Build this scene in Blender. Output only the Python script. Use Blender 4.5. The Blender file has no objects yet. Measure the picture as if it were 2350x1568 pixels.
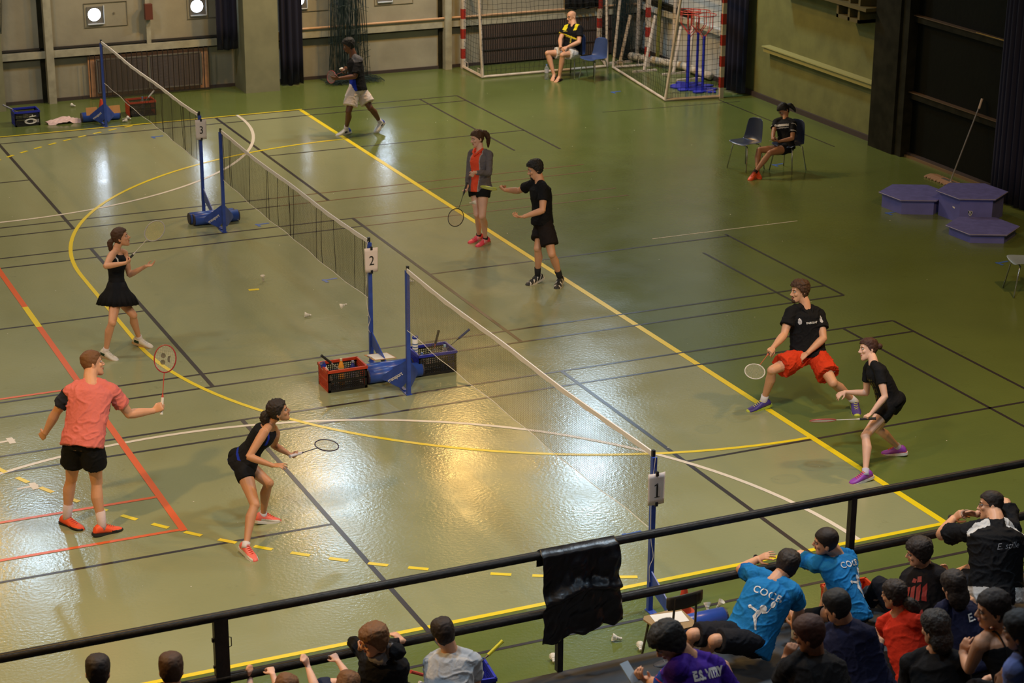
import bpy, bmesh, math, random
import numpy as np
from mathutils import Vector, Matrix, noise
from mathutils.bvhtree import BVHTree
PI = math.pi
S = bpy.context.scene
C = S.collection
random.seed(4)

# ---------------------------------------------------------------- camera
cd = bpy.data.cameras.new('camera'); cam = bpy.data.objects.new('camera', cd); C.objects.link(cam)
cd.sensor_width = 36; cd.lens = 4670.4*36/2350; cd.clip_end = 200
cam.matrix_world = Matrix.Translation((-7.9825, -20.5305, 8.388)) @ Matrix.Rotation(-.4258, 4, 'Z') @ Matrix.Rotation(1.2329, 4, 'X') @ Matrix.Rotation(.0055, 4, 'Z')
cd.dof.use_dof = True; cd.dof.focus_distance = 22; cd.dof.aperture_fstop = 4.0
S.camera = cam
S.view_settings.view_transform = 'Standard'; S.view_settings.look = 'None'
S.view_settings.gamma = 1; S.view_settings.exposure = 0.0; S.view_settings.use_curve_mapping = False

# ---------------------------------------------------------------- world and lamps
W = bpy.data.worlds.new('world'); S.world = W; W.use_nodes = True
W.node_tree.nodes['Background'].inputs[0].default_value = (.62, .74, 1, 1)
W.node_tree.nodes['Background'].inputs[1].default_value = .14
def spot(x, y, z, power, col, ang=150, r=.17, blend=.6):
    l = bpy.data.lights.new('hall_lamp', 'SPOT'); l.energy = power; l.color = col; l.spot_size = math.radians(ang); l.spot_blend = blend; l.shadow_soft_size = r
    o = bpy.data.objects.new('hall_lamp', l); C.objects.link(o); o.location = (x, y, z); return o
WARM = (1, .58, .17)
for (x, y, p) in ((-3.2, 12.2, 340), (3.0, 12.9, 520), (6.0, 12.5, 960), (-8.6, 12.4, 300),
                  (-8.8, 3.4, 420), (-3.4, 3.4, 260), (7.2, 2.4, 150), (7.2, 12.4, 260),
                  (-8.6, -5.8, 1500), (-2.0, -5.2, 520), (3.2, -5.4, 500), (7.9, -3.6, 820),
                  (-5, -12.5, 60), (1, -12, 60)):
    spot(x, y, 7.0, p*1.0, WARM)
def area(x, y, z, sx, sy, power, col):
    l = bpy.data.lights.new('roof_window_and_fill_light', 'AREA'); l.shape = 'RECTANGLE'; l.size = sx; l.size_y = sy; l.energy = power; l.color = col
    o = bpy.data.objects.new('roof_window_and_fill_light', l); C.objects.link(o); o.location = (x, y, z); return o
for (x, y, p) in ((-2.0, 13.0, 120), (3.72, 13.1, 140), (8.9, 12.9, 280), (-7, 3, 140), (-1, 3, 60), (-4, -7, 190), (2, -6, 270), (-2, -12, 45), (3, -11, 45)):  # back row follows floor reflections; the nearer ones are added cool fill
    area(x, y, 7.3, .6, .6, p, (.58, .80, 1))

# ---------------------------------------------------------------- materials
MATS = {}
def mat(name, col, rough=.6, metal=0, var=0, scale=8, bump=0, bscale=60, spec=.5, em=0, alpha=1, trans=0, sheen=0, col2=None):
    if name in MATS: return MATS[name]
    m = bpy.data.materials.new(name); m.use_nodes = True; nt = m.node_tree; b = nt.nodes['Principled BSDF']
    if len(col) == 3: col = (*col, 1)
    b.inputs['Base Color'].default_value = col; b.inputs['Roughness'].default_value = rough; b.inputs['Metallic'].default_value = metal
    b.inputs['Specular IOR Level'].default_value = spec
    if em: b.inputs['Emission Color'].default_value = col; b.inputs['Emission Strength'].default_value = em
    if trans: b.inputs['Transmission Weight'].default_value = trans
    if alpha < 1: b.inputs['Alpha'].default_value = alpha
    if sheen: b.inputs['Sheen Weight'].default_value = sheen
    if var or bump or col2:
        tc = nt.nodes.new('ShaderNodeTexCoord')
    if var or col2:
        n = nt.nodes.new('ShaderNodeTexNoise'); n.inputs['Scale'].default_value = scale; n.inputs['Detail'].default_value = 5
        nt.links.new(tc.outputs['Object'], n.inputs['Vector'])
        r = nt.nodes.new('ShaderNodeValToRGB'); r.color_ramp.elements[0].position = .35; r.color_ramp.elements[1].position = .65
        c2 = (*col2, 1) if col2 else tuple(max(0, c*(1-var)) for c in col[:3])+(1,)
        c1 = col if col2 else tuple(min(1, c*(1+var)) for c in col[:3])+(1,)
        r.color_ramp.elements[0].color = c2; r.color_ramp.elements[1].color = c1
        nt.links.new(n.outputs['Fac'], r.inputs['Fac']); nt.links.new(r.outputs['Color'], b.inputs['Base Color'])
    if bump:
        n2 = nt.nodes.new('ShaderNodeTexNoise'); n2.inputs['Scale'].default_value = bscale; n2.inputs['Detail'].default_value = 3
        nt.links.new(tc.outputs['Object'], n2.inputs['Vector'])
        bp = nt.nodes.new('ShaderNodeBump'); bp.inputs['Strength'].default_value = bump; bp.inputs['Distance'].default_value = .02
        nt.links.new(n2.outputs['Fac'], bp.inputs['Height']); nt.links.new(bp.outputs['Normal'], b.inputs['Normal'])
    MATS[name] = m; return m

# ---------------------------------------------------------------- mesh helpers
def link(name, me, m, parent=None, smooth=False):
    o = bpy.data.objects.new(name, me); C.objects.link(o)
    for k in (m if isinstance(m, (list, tuple)) else [m]): me.materials.append(k)
    if smooth: me.shade_smooth()
    if parent: o.parent = parent; o.matrix_parent_inverse = parent.matrix_world.inverted()
    return o
def obj(name, bm, m, parent=None, smooth=False):
    bmesh.ops.recalc_face_normals(bm, faces=bm.faces)
    me = bpy.data.meshes.new(name); bm.to_mesh(me); bm.free()
    return link(name, me, m, parent, smooth)
def tag(o, label=None, cat=None, group=None, kind=None):
    if label: o['label'] = label
    if cat: o['category'] = cat
    if group: o['group'] = group
    if kind: o['kind'] = kind
    return o
def struct(name, bm, m, parent=None, smooth=False):
    o = obj(name, bm, m, parent, smooth)
    if parent is None: o['kind'] = 'structure'
    return o
def thing(name, label, cat, loc=(0, 0, 0), rz=0, group=None):
    o = bpy.data.objects.new(name, None); C.objects.link(o); o.empty_display_size = .1
    o.location = loc; o.rotation_euler = (0, 0, rz); tag(o, label, cat, group)
    o.matrix_world = Matrix.Translation(loc) @ Matrix.Rotation(rz, 4, 'Z')
    return o
def lobj(name, bm, m, parent, smooth=False):      # geometry given in the parent's local frame
    bmesh.ops.recalc_face_normals(bm, faces=bm.faces)
    me = bpy.data.meshes.new(name); bm.to_mesh(me); bm.free()
    o = bpy.data.objects.new(name, me); C.objects.link(o)
    for k in (m if isinstance(m, (list, tuple)) else [m]): me.materials.append(k)
    if smooth: me.shade_smooth()
    o.parent = parent; return o
def dup(root, loc=None, rz=None, label=None, group=None, mw=None):
    r = root.copy(); C.objects.link(r)
    if mw is not None: r.matrix_world = mw
    if loc is not None: r.location = loc
    if rz is not None: r.rotation_euler = (0, 0, rz)
    if label: r['label'] = label
    if group: r['group'] = group
    for ch in list(root.children):
        c = ch.copy(); C.objects.link(c); c.parent = r
        for g in ch.children:
            d = g.copy(); C.objects.link(d); d.parent = c
    return r
def B(): return bmesh.new()
def box(bm, x0, x1, y0, y1, z0, z1, mi=0, M=None):
    co = [(x, y, z) for x in (x0, x1) for y in (y0, y1) for z in (z0, z1)]
    v = [bm.verts.new((M @ Vector(c)) if M else c) for c in co]
    for f in ((0, 1, 3, 2), (4, 6, 7, 5), (0, 4, 5, 1), (2, 3, 7, 6), (0, 2, 6, 4), (1, 5, 7, 3)):
        bm.faces.new([v[i] for i in f]).material_index = mi
def frame_of(d):
    d = Vector(d).normalized(); a = Vector((0, 0, 1)) if abs(d.z) < .9 else Vector((1, 0, 0))
    u = d.cross(a).normalized(); return u, d.cross(u).normalized(), d
def loft(bm, rings, n=14, cap=True, mi=0):        # rings: (centre, u vector, v vector) or with a 4th: front factor for +v side
    L = []
    for r in rings:
        c, u, v = Vector(r[0]), Vector(r[1]), Vector(r[2]); vf = Vector(r[3]) if len(r) > 3 else v
        L.append([bm.verts.new(c+u*math.cos(2*PI*i/n)+(vf if math.sin(2*PI*i/n) > 0 else v)*math.sin(2*PI*i/n)) for i in range(n)])
    for a, b in zip(L, L[1:]):
        for i in range(n): bm.faces.new((a[i], a[(i+1) % n], b[(i+1) % n], b[i])).material_index = mi
    if cap:
        bm.faces.new(L[0]).material_index = mi; bm.faces.new(L[-1][::-1]).material_index = mi
def tube(bm, pts, r, n=8, cap=True, mi=0):
    pts = [Vector(p) for p in pts]; rs = r if isinstance(r, (list, tuple)) else [r]*len(pts)
    rings = []; up = None
    for i, p in enumerate(pts):
        d = (pts[min(i+1, len(pts)-1)]-pts[max(i-1, 0)]).normalized()
        if up is None: u, v, _ = frame_of(d)
        else:
            u = (up-d*up.dot(d)).normalized(); v = d.cross(u)
        up = u; rings.append((p, u*rs[i], v*rs[i]))
    loft(bm, rings, n, cap, mi)
def ball(bm, c, r, n=12, M=None, mi=0):
    rr = r if isinstance(r, (list, tuple)) else (r, r, r)
    m = Matrix.Translation(c) @ (M.to_4x4() if M else Matrix.Identity(4)) @ Matrix.Diagonal((*rr, 1))
    g = bmesh.ops.create_uvsphere(bm, u_segments=n, v_segments=max(6, n*2//3), radius=1, matrix=m)
    for v in g['verts']:
        for f in v.link_faces: f.material_index = mi
def prism(bm, pts, z0, z1, M=None, mi=0):
    a = [bm.verts.new((M @ Vector((x, y, z0))) if M else (x, y, z0)) for x, y in pts]
    b = [bm.verts.new((M @ Vector((x, y, z1))) if M else (x, y, z1)) for x, y in pts]
    n = len(pts)
    bm.faces.new(a).material_index = mi; bm.faces.new(b[::-1]).material_index = mi
    for i in range(n): bm.faces.new((a[i], b[i], b[(i+1) % n], a[(i+1) % n])).material_index = mi
def lathe(bm, prof, c=(0, 0, 0), n=16, M=None, mi=0):
    rings = []
    for r, z in prof: rings.append([(M @ Vector((r*math.cos(2*PI*i/n), r*math.sin(2*PI*i/n), z)) if M else Vector((r*math.cos(2*PI*i/n), r*math.sin(2*PI*i/n), z)))+Vector(c) for i in range(n)])
    L = [[bm.verts.new(p) for p in r] for r in rings]
    for a, b in zip(L, L[1:]):
        for i in range(n): bm.faces.new((a[i], a[(i+1) % n], b[(i+1) % n], b[i])).material_index = mi
    if prof[0][0] > 0: bm.faces.new(L[0]).material_index = mi
    if prof[-1][0] > 0: bm.faces.new(L[-1][::-1]).material_index = mi
def spline(p, k=8):
    p = [Vector(q) for q in p]; out = []
    for i in range(len(p)-1):
        a, b, c, d = p[max(i-1, 0)], p[i], p[i+1], p[min(i+2, len(p)-1)]
        for j in range(k):
            t = j/k; out.append(.5*((2*b)+(c-a)*t+(2*a-5*b+4*c-d)*t*t+(3*b-a-3*c+d)*t**3))
    out.append(p[-1]); return out
def textmesh(s, size=1, bold=0, ext=0, shear=0, spacing=1):
    cu = bpy.data.curves.new('t', 'FONT'); cu.body = s; cu.size = size; cu.align_x = 'CENTER'; cu.align_y = 'CENTER'; cu.offset = bold; cu.extrude = ext; cu.shear = shear; cu.space_character = spacing; cu.resolution_u = 3
    o = bpy.data.objects.new('t', cu); C.objects.link(o)
    dg = bpy.context.evaluated_depsgraph_get(); me = bpy.data.meshes.new_from_object(o.evaluated_get(dg))
    bpy.data.objects.remove(o); bpy.data.curves.remove(cu); return me

# ================================================================ the hall
def floor_mat(name, c1, c2, rough):
    m = bpy.data.materials.new(name); m.use_nodes = True; nt = m.node_tree; b = nt.nodes['Principled BSDF']
    tc = nt.nodes.new('ShaderNodeTexCoord')
    def noi(sc, det=5, vec=None, rough=.5):
        n = nt.nodes.new('ShaderNodeTexNoise'); n.inputs['Scale'].default_value = sc; n.inputs['Detail'].default_value = det; n.inputs['Roughness'].default_value = rough
        nt.links.new(vec or tc.outputs['Object'], n.inputs['Vector']); return n.outputs['Fac']
    def ramp(f, a, bb, ca, cb):
        r = nt.nodes.new('ShaderNodeValToRGB'); r.color_ramp.elements[0].position = a; r.color_ramp.elements[1].position = bb
        r.color_ramp.elements[0].color = (*ca, 1); r.color_ramp.elements[1].color = (*cb, 1); nt.links.new(f, r.inputs['Fac']); return r.outputs['Color']
    def mix(f, a, bb, mode='MIX'):
        x = nt.nodes.new('ShaderNodeMixRGB'); x.blend_type = mode
        if isinstance(f, float): x.inputs[0].default_value = f
        else: nt.links.new(f, x.inputs[0])
        for i, q in ((1, a), (2, bb)):
            if isinstance(q, tuple): x.inputs[i].default_value = (*q, 1)
            else: nt.links.new(q, x.inputs[i])
        return x.outputs[0]
    base = ramp(noi(.6), .3, .7, c2, c1)
    spots = ramp(noi(14, 8, rough=.7), .70, .76, (0, 0, 0), (1, 1, 1))
    mp = nt.nodes.new('ShaderNodeMapping'); mp.inputs['Scale'].default_value = (.6, 9, 1); mp.inputs['Rotation'].default_value = (0, 0, .5)
    nt.links.new(tc.outputs['Object'], mp.inputs['Vector'])
    scr = ramp(noi(2.2, 9, mp.outputs[0], .75), .60, .72, (0, 0, 0), (.5, .5, .5))
    scuff = ramp(noi(3.2, 10, rough=.8), .60, .68, (0, 0, 0), (.6, .6, .6))
    c = mix(spots, base, tuple(q*.55 for q in c1)); c = mix(scuff, c, tuple(q*.62 for q in c1)); c = mix(scr, c, tuple(min(1, q*1.25) for q in c1))
    nt.links.new(c, b.inputs['Base Color'])
    r = nt.nodes.new('ShaderNodeMapRange'); r.inputs[1].default_value = .3; r.inputs[2].default_value = .7; r.inputs[3].default_value = rough-.05; r.inputs[4].default_value = rough+.06
    nt.links.new(noi(1.3, 6), r.inputs[0]); nt.links.new(r.outputs[0], b.inputs['Roughness'])
    bp = nt.nodes.new('ShaderNodeBump'); bp.inputs['Strength'].default_value = .16; bp.inputs['Distance'].default_value = .01
    nt.links.new(noi(26, 4), bp.inputs['Height']); nt.links.new(bp.outputs[0], b.inputs['Normal'])
    b.inputs['Specular IOR Level'].default_value = .5
    return m
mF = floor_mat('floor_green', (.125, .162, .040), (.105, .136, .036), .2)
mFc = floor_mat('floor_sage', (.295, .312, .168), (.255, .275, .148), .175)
X0, X1, Y0, Y1 = -26, 11.9, -22.5, 16.9
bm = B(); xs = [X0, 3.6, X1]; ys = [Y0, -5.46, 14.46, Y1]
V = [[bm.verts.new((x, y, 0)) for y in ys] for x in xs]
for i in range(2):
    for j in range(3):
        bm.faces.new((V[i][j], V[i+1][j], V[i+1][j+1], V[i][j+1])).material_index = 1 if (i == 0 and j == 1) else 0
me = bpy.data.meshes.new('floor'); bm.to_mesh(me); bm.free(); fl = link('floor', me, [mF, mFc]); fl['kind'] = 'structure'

def line_strip(bm, pts, w, closed=False, z=.002):
    pts = [Vector((p[0], p[1], 0)) for p in pts]; n = len(pts); L = []
    for i, p in enumerate(pts):
        a, b = pts[max(i-1, 0)], pts[min(i+1, n-1)]; d = (b-a).normalized(); q = Vector((-d.y, d.x, 0))*w/2
        L.append((bm.verts.new(p+q+Vector((0, 0, z))), bm.verts.new(p-q+Vector((0, 0, z)))))
    for a, b in zip(L, L[1:]): bm.faces.new((a[0], a[1], b[1], b[0]))
def arc(cx, cy, r, a0, a1, n=40): return [(cx+r*math.cos(math.radians(a0+(a1-a0)*i/n)), cy+r*math.sin(math.radians(a0+(a1-a0)*i/n))) for i in range(n+1)]
mY = mat('paint_yellow', (.82, .64, .015), .3); mK = mat('paint_black', (.035, .028, .03), .3); mO = mat('paint_orange', (.72, .13, .03), .3); mW = mat('paint_white', (.75, .68, .58), .3)
mK2 = mat('paint_worn_brown', (.17, .08, .03), .35); mBt = mat('blue_tape', (.05, .12, .42), .5)
tn = [0]
def trim(bm, m):
    tn[0] += 1; return struct('trim_%d' % tn[0], bm, m)
bm = B()
line_strip(bm, [(X0, 14.47), (3.6, 14.47)], .06); line_strip(bm, [(3.59, 14.5), (3.59, -5.5)], .08, z=.0024); line_strip(bm, [(X0, -5.47), (3.62, -5.47)], .06)
line_strip(bm, arc(3.6, 6.0, 6, 90, 180)+arc(3.6, 3.0, 6, 180, 270), .055, z=.0032)
trim(bm, mY)
bm = B()      # nine metre dashed line
pts = [q for q in arc(3.6, 6.0, 8.98, 108, 180, 200)+arc(3.6, 3.0, 8.98, 180, 268, 280) if -5.42 < q[1] < 14.42]
acc = 0; seg = []; on = True
for a, b in zip(pts, pts[1:]):
    seg.append(a); acc += math.dist(a, b)
    if acc > .165:
        if on and len(seg) > 1: line_strip(bm, seg+[b], .055, z=.0034)
        seg = [b]; acc = 0; on = not on
trim(bm, mY)
# badminton courts
YC = [0, 1.145, 8.33]
Yb = [(-6.1, 0), (1.145, 7.245), (8.33, 14.43)]
bm = B(); bm2 = B()
for i, (y0, y1) in enumerate(Yb):
    w = .04
    for y in ((y0, y0+.46, y1-.46, y1) if i != 0 else (y1, y1-.46, y0+.46, y0)):
        if i == 1 and y > 6: 
            line_strip(bm, [(-6.7, y), (2.0, y)], w); continue
        if i == 2 and y < 9:
            line_strip(bm, [(-6.7, y), (1.2, y)], w); line_strip(bm2, [(1.2, y), (6.6, y)], w*.8); continue
        line_strip(bm, [(-6.7, y), (6.7, y)], w, z=.0026)
    ym = (y0+y1)/2
    for s in (-1, 1):
        line_strip(bm, [(s*1.98, y0), (s*1.98, y1)], .05, z=.0028)
        line_strip(bm, [(s*1.98, ym), (s*6.7, ym)], w)
        if i == 1 and s == 1:
            line_strip(bm, [(6.7, y0), (6.7, 4.3)], w); line_strip(bm, [(5.94, y0), (5.94, 3.6)], w)
        elif i == 2 and s == 1:
            line_strip(bm, [(6.7, 9.9), (6.7, y1)], w); line_strip(bm, [(5.94, 10.1), (5.94, y1)], w)
        else:
            line_strip(bm, [(s*6.7, y0), (s*6.7, y1)], w); line_strip(bm, [(s*5.94, y0), (s*5.94, y1)], w)
trim(bm, mK)
for y in (6.785, 7.245): line_strip(bm2, [(2.0, y), (6.4, y)], .028)
trim(bm2, mK2)
bm = B(); line_strip(bm, [(11.1, 8.2), (11.1, 12.2)], .03); line_strip(bm, [(8.6, 12.1), (11.4, 11.9)], .02)
trim(bm, mK)
# basketball arcs
bm = B(); line_strip(bm, arc(-2.82, 14.31, 5.22, 2, -175, 70), .055, z=.003)
line_strip(bm, arc(-2.85, -5.55, 5.43, 1, 150, 60), .055, z=.003)
trim(bm, mW)
bm = B()
line_strip(bm, [(-3.38, 12.4), (-3.38, 4.96)], .075, z=.0038); line_strip(bm, [(-3.38, 4.09), (-3.38, -2.62)], .075, z=.0038)
for y, xe in ((-2.58, -3.38), (-1.71, -3.38), (1.72, -3.38)): line_strip(bm, [(-9, y), (xe, y)], .05, z=.0036)
trim(bm, mO)
bm = B(); line_strip(bm, [(-3.38, 4.96), (-3.38, 4.09)], .075, z=.0038); line_strip(bm, [(-.50, 4.5), (-.36, 4.48)], .07)
trim(bm, mY)
bm = B()
for x, y, s in ((.63, 7.47, 1), (.64, 4.51, 1), (.63, 13.44, 1), (9.62, 13.55, 1), (.61, -4.45, 1), (9.56, 1.52, 1), (9.55, 7.52, 1), (9.6, 4.3, 1)):
    line_strip(bm, [(x-.1, y), (x+.12, y+.02)], .045); line_strip(bm, [(x-.06, y-.11), (x-.07, y+.04)], .045, z=.0024)
trim(bm, mBt)
bm = B(); line_strip(bm, [(5.6, 4.5), (8.05, 4.48)], .018)
for x, y in ((-4.55, -.92), (-4.52, .42)):
    line_strip(bm, [(x-.12, y-.02), (x+.1, y)], .045); line_strip(bm, [(x+.06, y-.1), (x+.05, y+.08)], .07, z=.0024)
trim(bm, mW)
random.seed(7)
bm = B()      # specks of litter trodden into the floor
for k in range(150):
    x, y = random.uniform(-5, 10), random.uniform(-5, 15); s = random.uniform(.006, .016); a = random.uniform(0, 3)
    line_strip(bm, [(x, y), (x+s*math.cos(a), y+s*math.sin(a))], s*.8, z=.003)
o = obj('floor_litter', bm, mat('litter', (.7, .66, .55), .6)); tag(o, 'tiny pale scraps of feather and grit scattered over the green floor', 'litter', kind='stuff')

# ---------------------------------------------------------------- walls
def wall_mat(name, c, streak, rough=.75, scale=1.5):
    m = mat(name, c, rough, var=.12, scale=scale, bump=.15, bscale=12); return m
mWall = wall_mat('wall_cream', (.31, .285, .205), 0); mWallW = wall_mat('wall_pale', (.50, .50, .46), 0); mOlive = wall_mat('wall_olive', (.145, .15, .045), 0, scale=3)
mDarkW = wall_mat('wall_dark', (.006, .0065, .004), 0, .6); mSk = mat('skirting', (.05, .035, .03), .6); mBeam = mat('steel_cream', (.36, .34, .25), .55, var=.15, scale=6)
mBeamD = mat('steel_dark', (.017, .016, .010), .5, var=.3, scale=5); mGap = mat('gap_dark', (.03, .025, .02), .9)
H = 8.6
for k_ in (mDarkW, mBeamD): k_.node_tree.nodes['Principled BSDF'].inputs['Specular IOR Level'].default_value = .08
bm = B(); box(bm, X0, X1+.2, Y1, Y1+.2, 0, H); struct('wall_back', bm, mWall)
bm = B(); box(bm, X1, X1+.2, 12.6, Y1, 0, H, 0); box(bm, X1, X1+.2, 8.1, 12.6, 0, H, 1); box(bm, X1, X1+.2, Y0, 8.1, 0, H, 2)
struct('wall_right', bm, [mWallW, mOlive, mDarkW])
bm = B(); box(bm, X0-.2, X0, Y0, Y1, 0, H); struct('wall_left', bm, mWall)
bm = B(); box(bm, X0, X1, Y0-.2, Y0, 0, H); struct('wall_front', bm, mOlive)
bm = B(); box(bm, X0-.2, X1+.2, Y0-.2, Y1+.2, H, H+.2); struct('ceiling', bm, mat('ceiling_paint', (.10, .09, .07), .9))
bm = B(); box(bm, X0, X1, 16.86, 16.9, 0, .06); struct('baseboard_back', bm, mSk)
bm = B(); box(bm, X1-.05, X1, 8.1, 16.86, 0, .09, 0); box(bm, X1-.05, X1, Y0, 8.1, 0, .07, 0); box(bm, X1-.1, X1-.05, 4.6, 7.3, .0, .035, 1); struct('baseboard_right', bm, [mSk, mat('skirting_edge', (.16, .10, .04), .6)])
# rails and seams on the back wall
bm = B(); box(bm, X0, 3.0, 16.78, 16.9, .84, .965, 0); box(bm, 3.75, X1, 16.78, 16.9, .84, 1.0, 0)
box(bm, X0, 3.0, 16.84, 16.9, .99, 1.02, 1); box(bm, X0, X1, 16.85, 16.9, .80, .825, 1); trim(bm, [mBeam, mGap])
bm = B(); tube(bm, [(4.3, 16.76, 1.03), (X1, 16.76, 1.03)], .022, 8); trim(bm, mat('pipe_copper', (.60, .36, .20), .35))
bm = B()
for x in (-.60, 7.33): box(bm, x, x+.07, 16.84, 16.9, 0, H, 1)
for x in (-.52, 7.41): box(bm, x, x+.14, 16.70, 16.9, 0, H, 0)
box(bm, 1.40, 1.48, 16.80, 16.9, .96, H, 0); trim(bm, [mBeam, mBeamD])
# pillars standing in front of the back wall
mPil = mat('pillar_paint', (.21, .205, .12), .7, var=.1, scale=3)
bm = B(); box(bm, 3.09, 3.76, 16.15, 16.9, 0, H); trim(bm, mPil)
bm = B(); box(bm, -2.6, -1.37, 16.42, 16.9, 0, 1.45); trim(bm, mPil)
# dark pier, ledges and panels of the right wall
bm = B(); box(bm, 11.68, 11.9, 7.35, 8.06, 0, H); box(bm, 11.72, 11.9, 7.15, 7.35, 0, H); trim(bm, mBeamD)
bm = B(); box(bm, 11.76, 11.9, 8.1, 11.75, .95, 1.04, 0); box(bm, 11.72, 11.9, 8.1, 11.75, 1.04, 1.06, 0); box(bm, 11.76, 11.9, 12.9, 16.8, .95, 1.06, 1); trim(bm, [mat('ledge_olive', (.33, .31, .11), .6), mWallW])
bm = B()
for z in (1.0, 2.28): box(bm, 11.82, 11.9, 4.3, 7.15, z, z+.1, 0); box(bm, 11.80, 11.9, 4.3, 7.15, z+.10, z+.115, 1)
trim(bm, [mBeamD, mat('rail_worn', (.10, .06, .03), .45)])
bm = B(); box(bm, 11.785, 11.80, 4.7, 5.45, 2.395, 2.41); o = struct('trim_90', bm, mat('bare_steel', (.75, .45, .2), .25, 1))
bm = B()      # timber frame fixed high on the olive wall
for y in (8.35, 8.65, 9.0): box(bm, 11.55, 11.9, y, y+.06, 2.06, 2.8)
box(bm, 11.55, 11.9, 8.35, 9.06, 2.06, 2.12); box(bm, 11.5, 11.9, 8.1, 11.2, 2.30, 2.36)
tag(obj('climbing_frame', bm, mat('old_pine', (.11, .085, .025), .6)), 'yellowish wooden frame bolted high on the olive right wall', 'wooden frame')

# ---------------------------------------------------------------- portholes in the back wall
mSky = mat('daylight_sky', (.66, .80, 1), em=26); mRing = mat('porthole_plate', (.20, .19, .17), .45, .3); mPanel = mat('panel_edge', (.20, .17, .11), .6)
wn = 0
for x, z, pn in ((.455, 1.565, 1), (2.41, 1.59, 1), (4.42, 1.575, 1), (6.18, 1.59, 1)):
    wn += 1
    bm = B(); n = 40; y = 16.88
    sq = []
    for i in range(n):
        a = 2*PI*i/n; c, s = math.cos(a), math.sin(a); k = .155/max(abs(c), abs(s)); sq.append((x+.015+c*k, z-.01+s*k))
    ci = [(x+.118*math.cos(2*PI*i/n), z+.118*math.sin(2*PI*i/n)) for i in range(n)]
    a = [bm.verts.new((p[0], y, p[1])) for p in sq]; b = [bm.verts.new((p[0], y, p[1])) for p in ci]; d = [bm.verts.new((p[0], y+.015, p[1])) for p in ci]
    e = [bm.verts.new((p[0], y+.02, p[1])) for p in sq]
    for i in range(n):
        j = (i+1) % n
        bm.faces.new((a[i], a[j], b[j], b[i])); bm.faces.new((b[i], b[j], d[j], d[i])); bm.faces.new((a[i], e[i], e[j], a[j]))
    w = struct('window_%d' % wn, bm, mRing)
    bm = B(); m = Matrix.Translation((x, 16.893, z)) @ Matrix.Rotation(PI/2, 4, 'X')
    bmesh.ops.create_circle(bm, cap_ends=True, segments=40, radius=.122, matrix=m); lp = obj('pane', bm, mSky, w)
    bm = B(); box(bm, x-.13, x+.175, 16.86, 16.895, z-.182, z-.165); box(bm, x+.17, x+.185, 16.86, 16.895, z-.18, z+.16); obj('window_reveal', bm, mat('reveal_light', (.62, .68, .75), .4), w)
    bm = B()
    for (p, q, r_, s_) in ((-.19, .62, .21, .217), (-.19, .62, -.237, -.23), (-.19, -.183, -.237, .217), (.613, .62, -.237, .217)): box(bm, x+p, x+q, 16.885, 16.9, z+r_, z+s_)
    for q in range(9): ball(bm, (x-.186+q*.1, 16.885, z-.233), .006, 6); ball(bm, (x-.186+q*.1, 16.885, z+.213), .006, 6)
    box(bm, x+.36, x+.385, 16.88, 16.9, z-.01, z+.02)
    obj('hatch_edge', bm, mPanel, w)
bm = B(); box(bm, 1.37, 1.51, 16.70, 16.80, 1.43, 1.72)
tag(obj('junction_box', bm, mat('brown_box', (.13, .035, .02), .5)), 'dark brown metal box fixed on the thin cream post between two portholes', 'box')

# ---------------------------------------------------------------- barred alcove and lattice door
mBar = mat('bar_dark', (.05, .04, .035), .5, .5); mWood = mat('alcove_wood', (.45, .24, .13), .6, var=.15); mMesh = mat('radiator_grey', (.16, .13, .12), .5)
t = thing('window_grille', 'dark vertical bar grille over a low radiator on the back wall', 'grille', (1.42, 16.85, 0))
bm = B(); box(bm, -1.15, 1.15, .0, .04, .03, .84); lobj('back_panel', bm, mWood, t)
bm = B()
for i in range(24): tube(bm, [(-1.14+i*2.28/23, -.10, .02), (-1.14+i*2.28/23, -.10, .84)], .009, 6)
box(bm, -1.15, 1.15, -.11, -.09, .02, .045); lobj('bars', bm, mBar, t)
r = B(); box(r, -.97, -.05, -.045, 0, .12, .72); box(r, .03, .97, -.045, 0, .12, .72)
for i in range(26): box(r, -.96, .96, -.052, -.045, .135+i*.0225, .143+i*.0225)
lobj('radiator', r, mMesh, t)
bm = B()
for a, b_ in ((-1.0, -.02), (.0, .99)): 
    for z in (.10, .72): box(bm, a, b_, -.06, -.03, z, z+.025)
    for xx in (a, b_): box(bm, xx-.012, xx+.012, -.06, -.03, .1, .74)
lobj('radiator_frame', bm, mat('frame_steel', (.28, .25, .22), .4, .5), t)
bm = B(); box(bm, 8.25, 11.3, 16.80, 16.87, .04, .86, 0)
for i in range(60): box(bm, 8.28+i*.05, 8.295+i*.05, 16.785, 16.80, .06, .84, 1)
for z in (.3, .55): box(bm, 8.25, 11.3, 16.78, 16.80, z, z+.02, 1)
tag(obj('storage_shutter', bm, [mat('shutter_brown', (.11, .075, .06), .6), mBar]), 'dark brown slatted shutter low on the back wall behind the goal', 'shutter')

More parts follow.
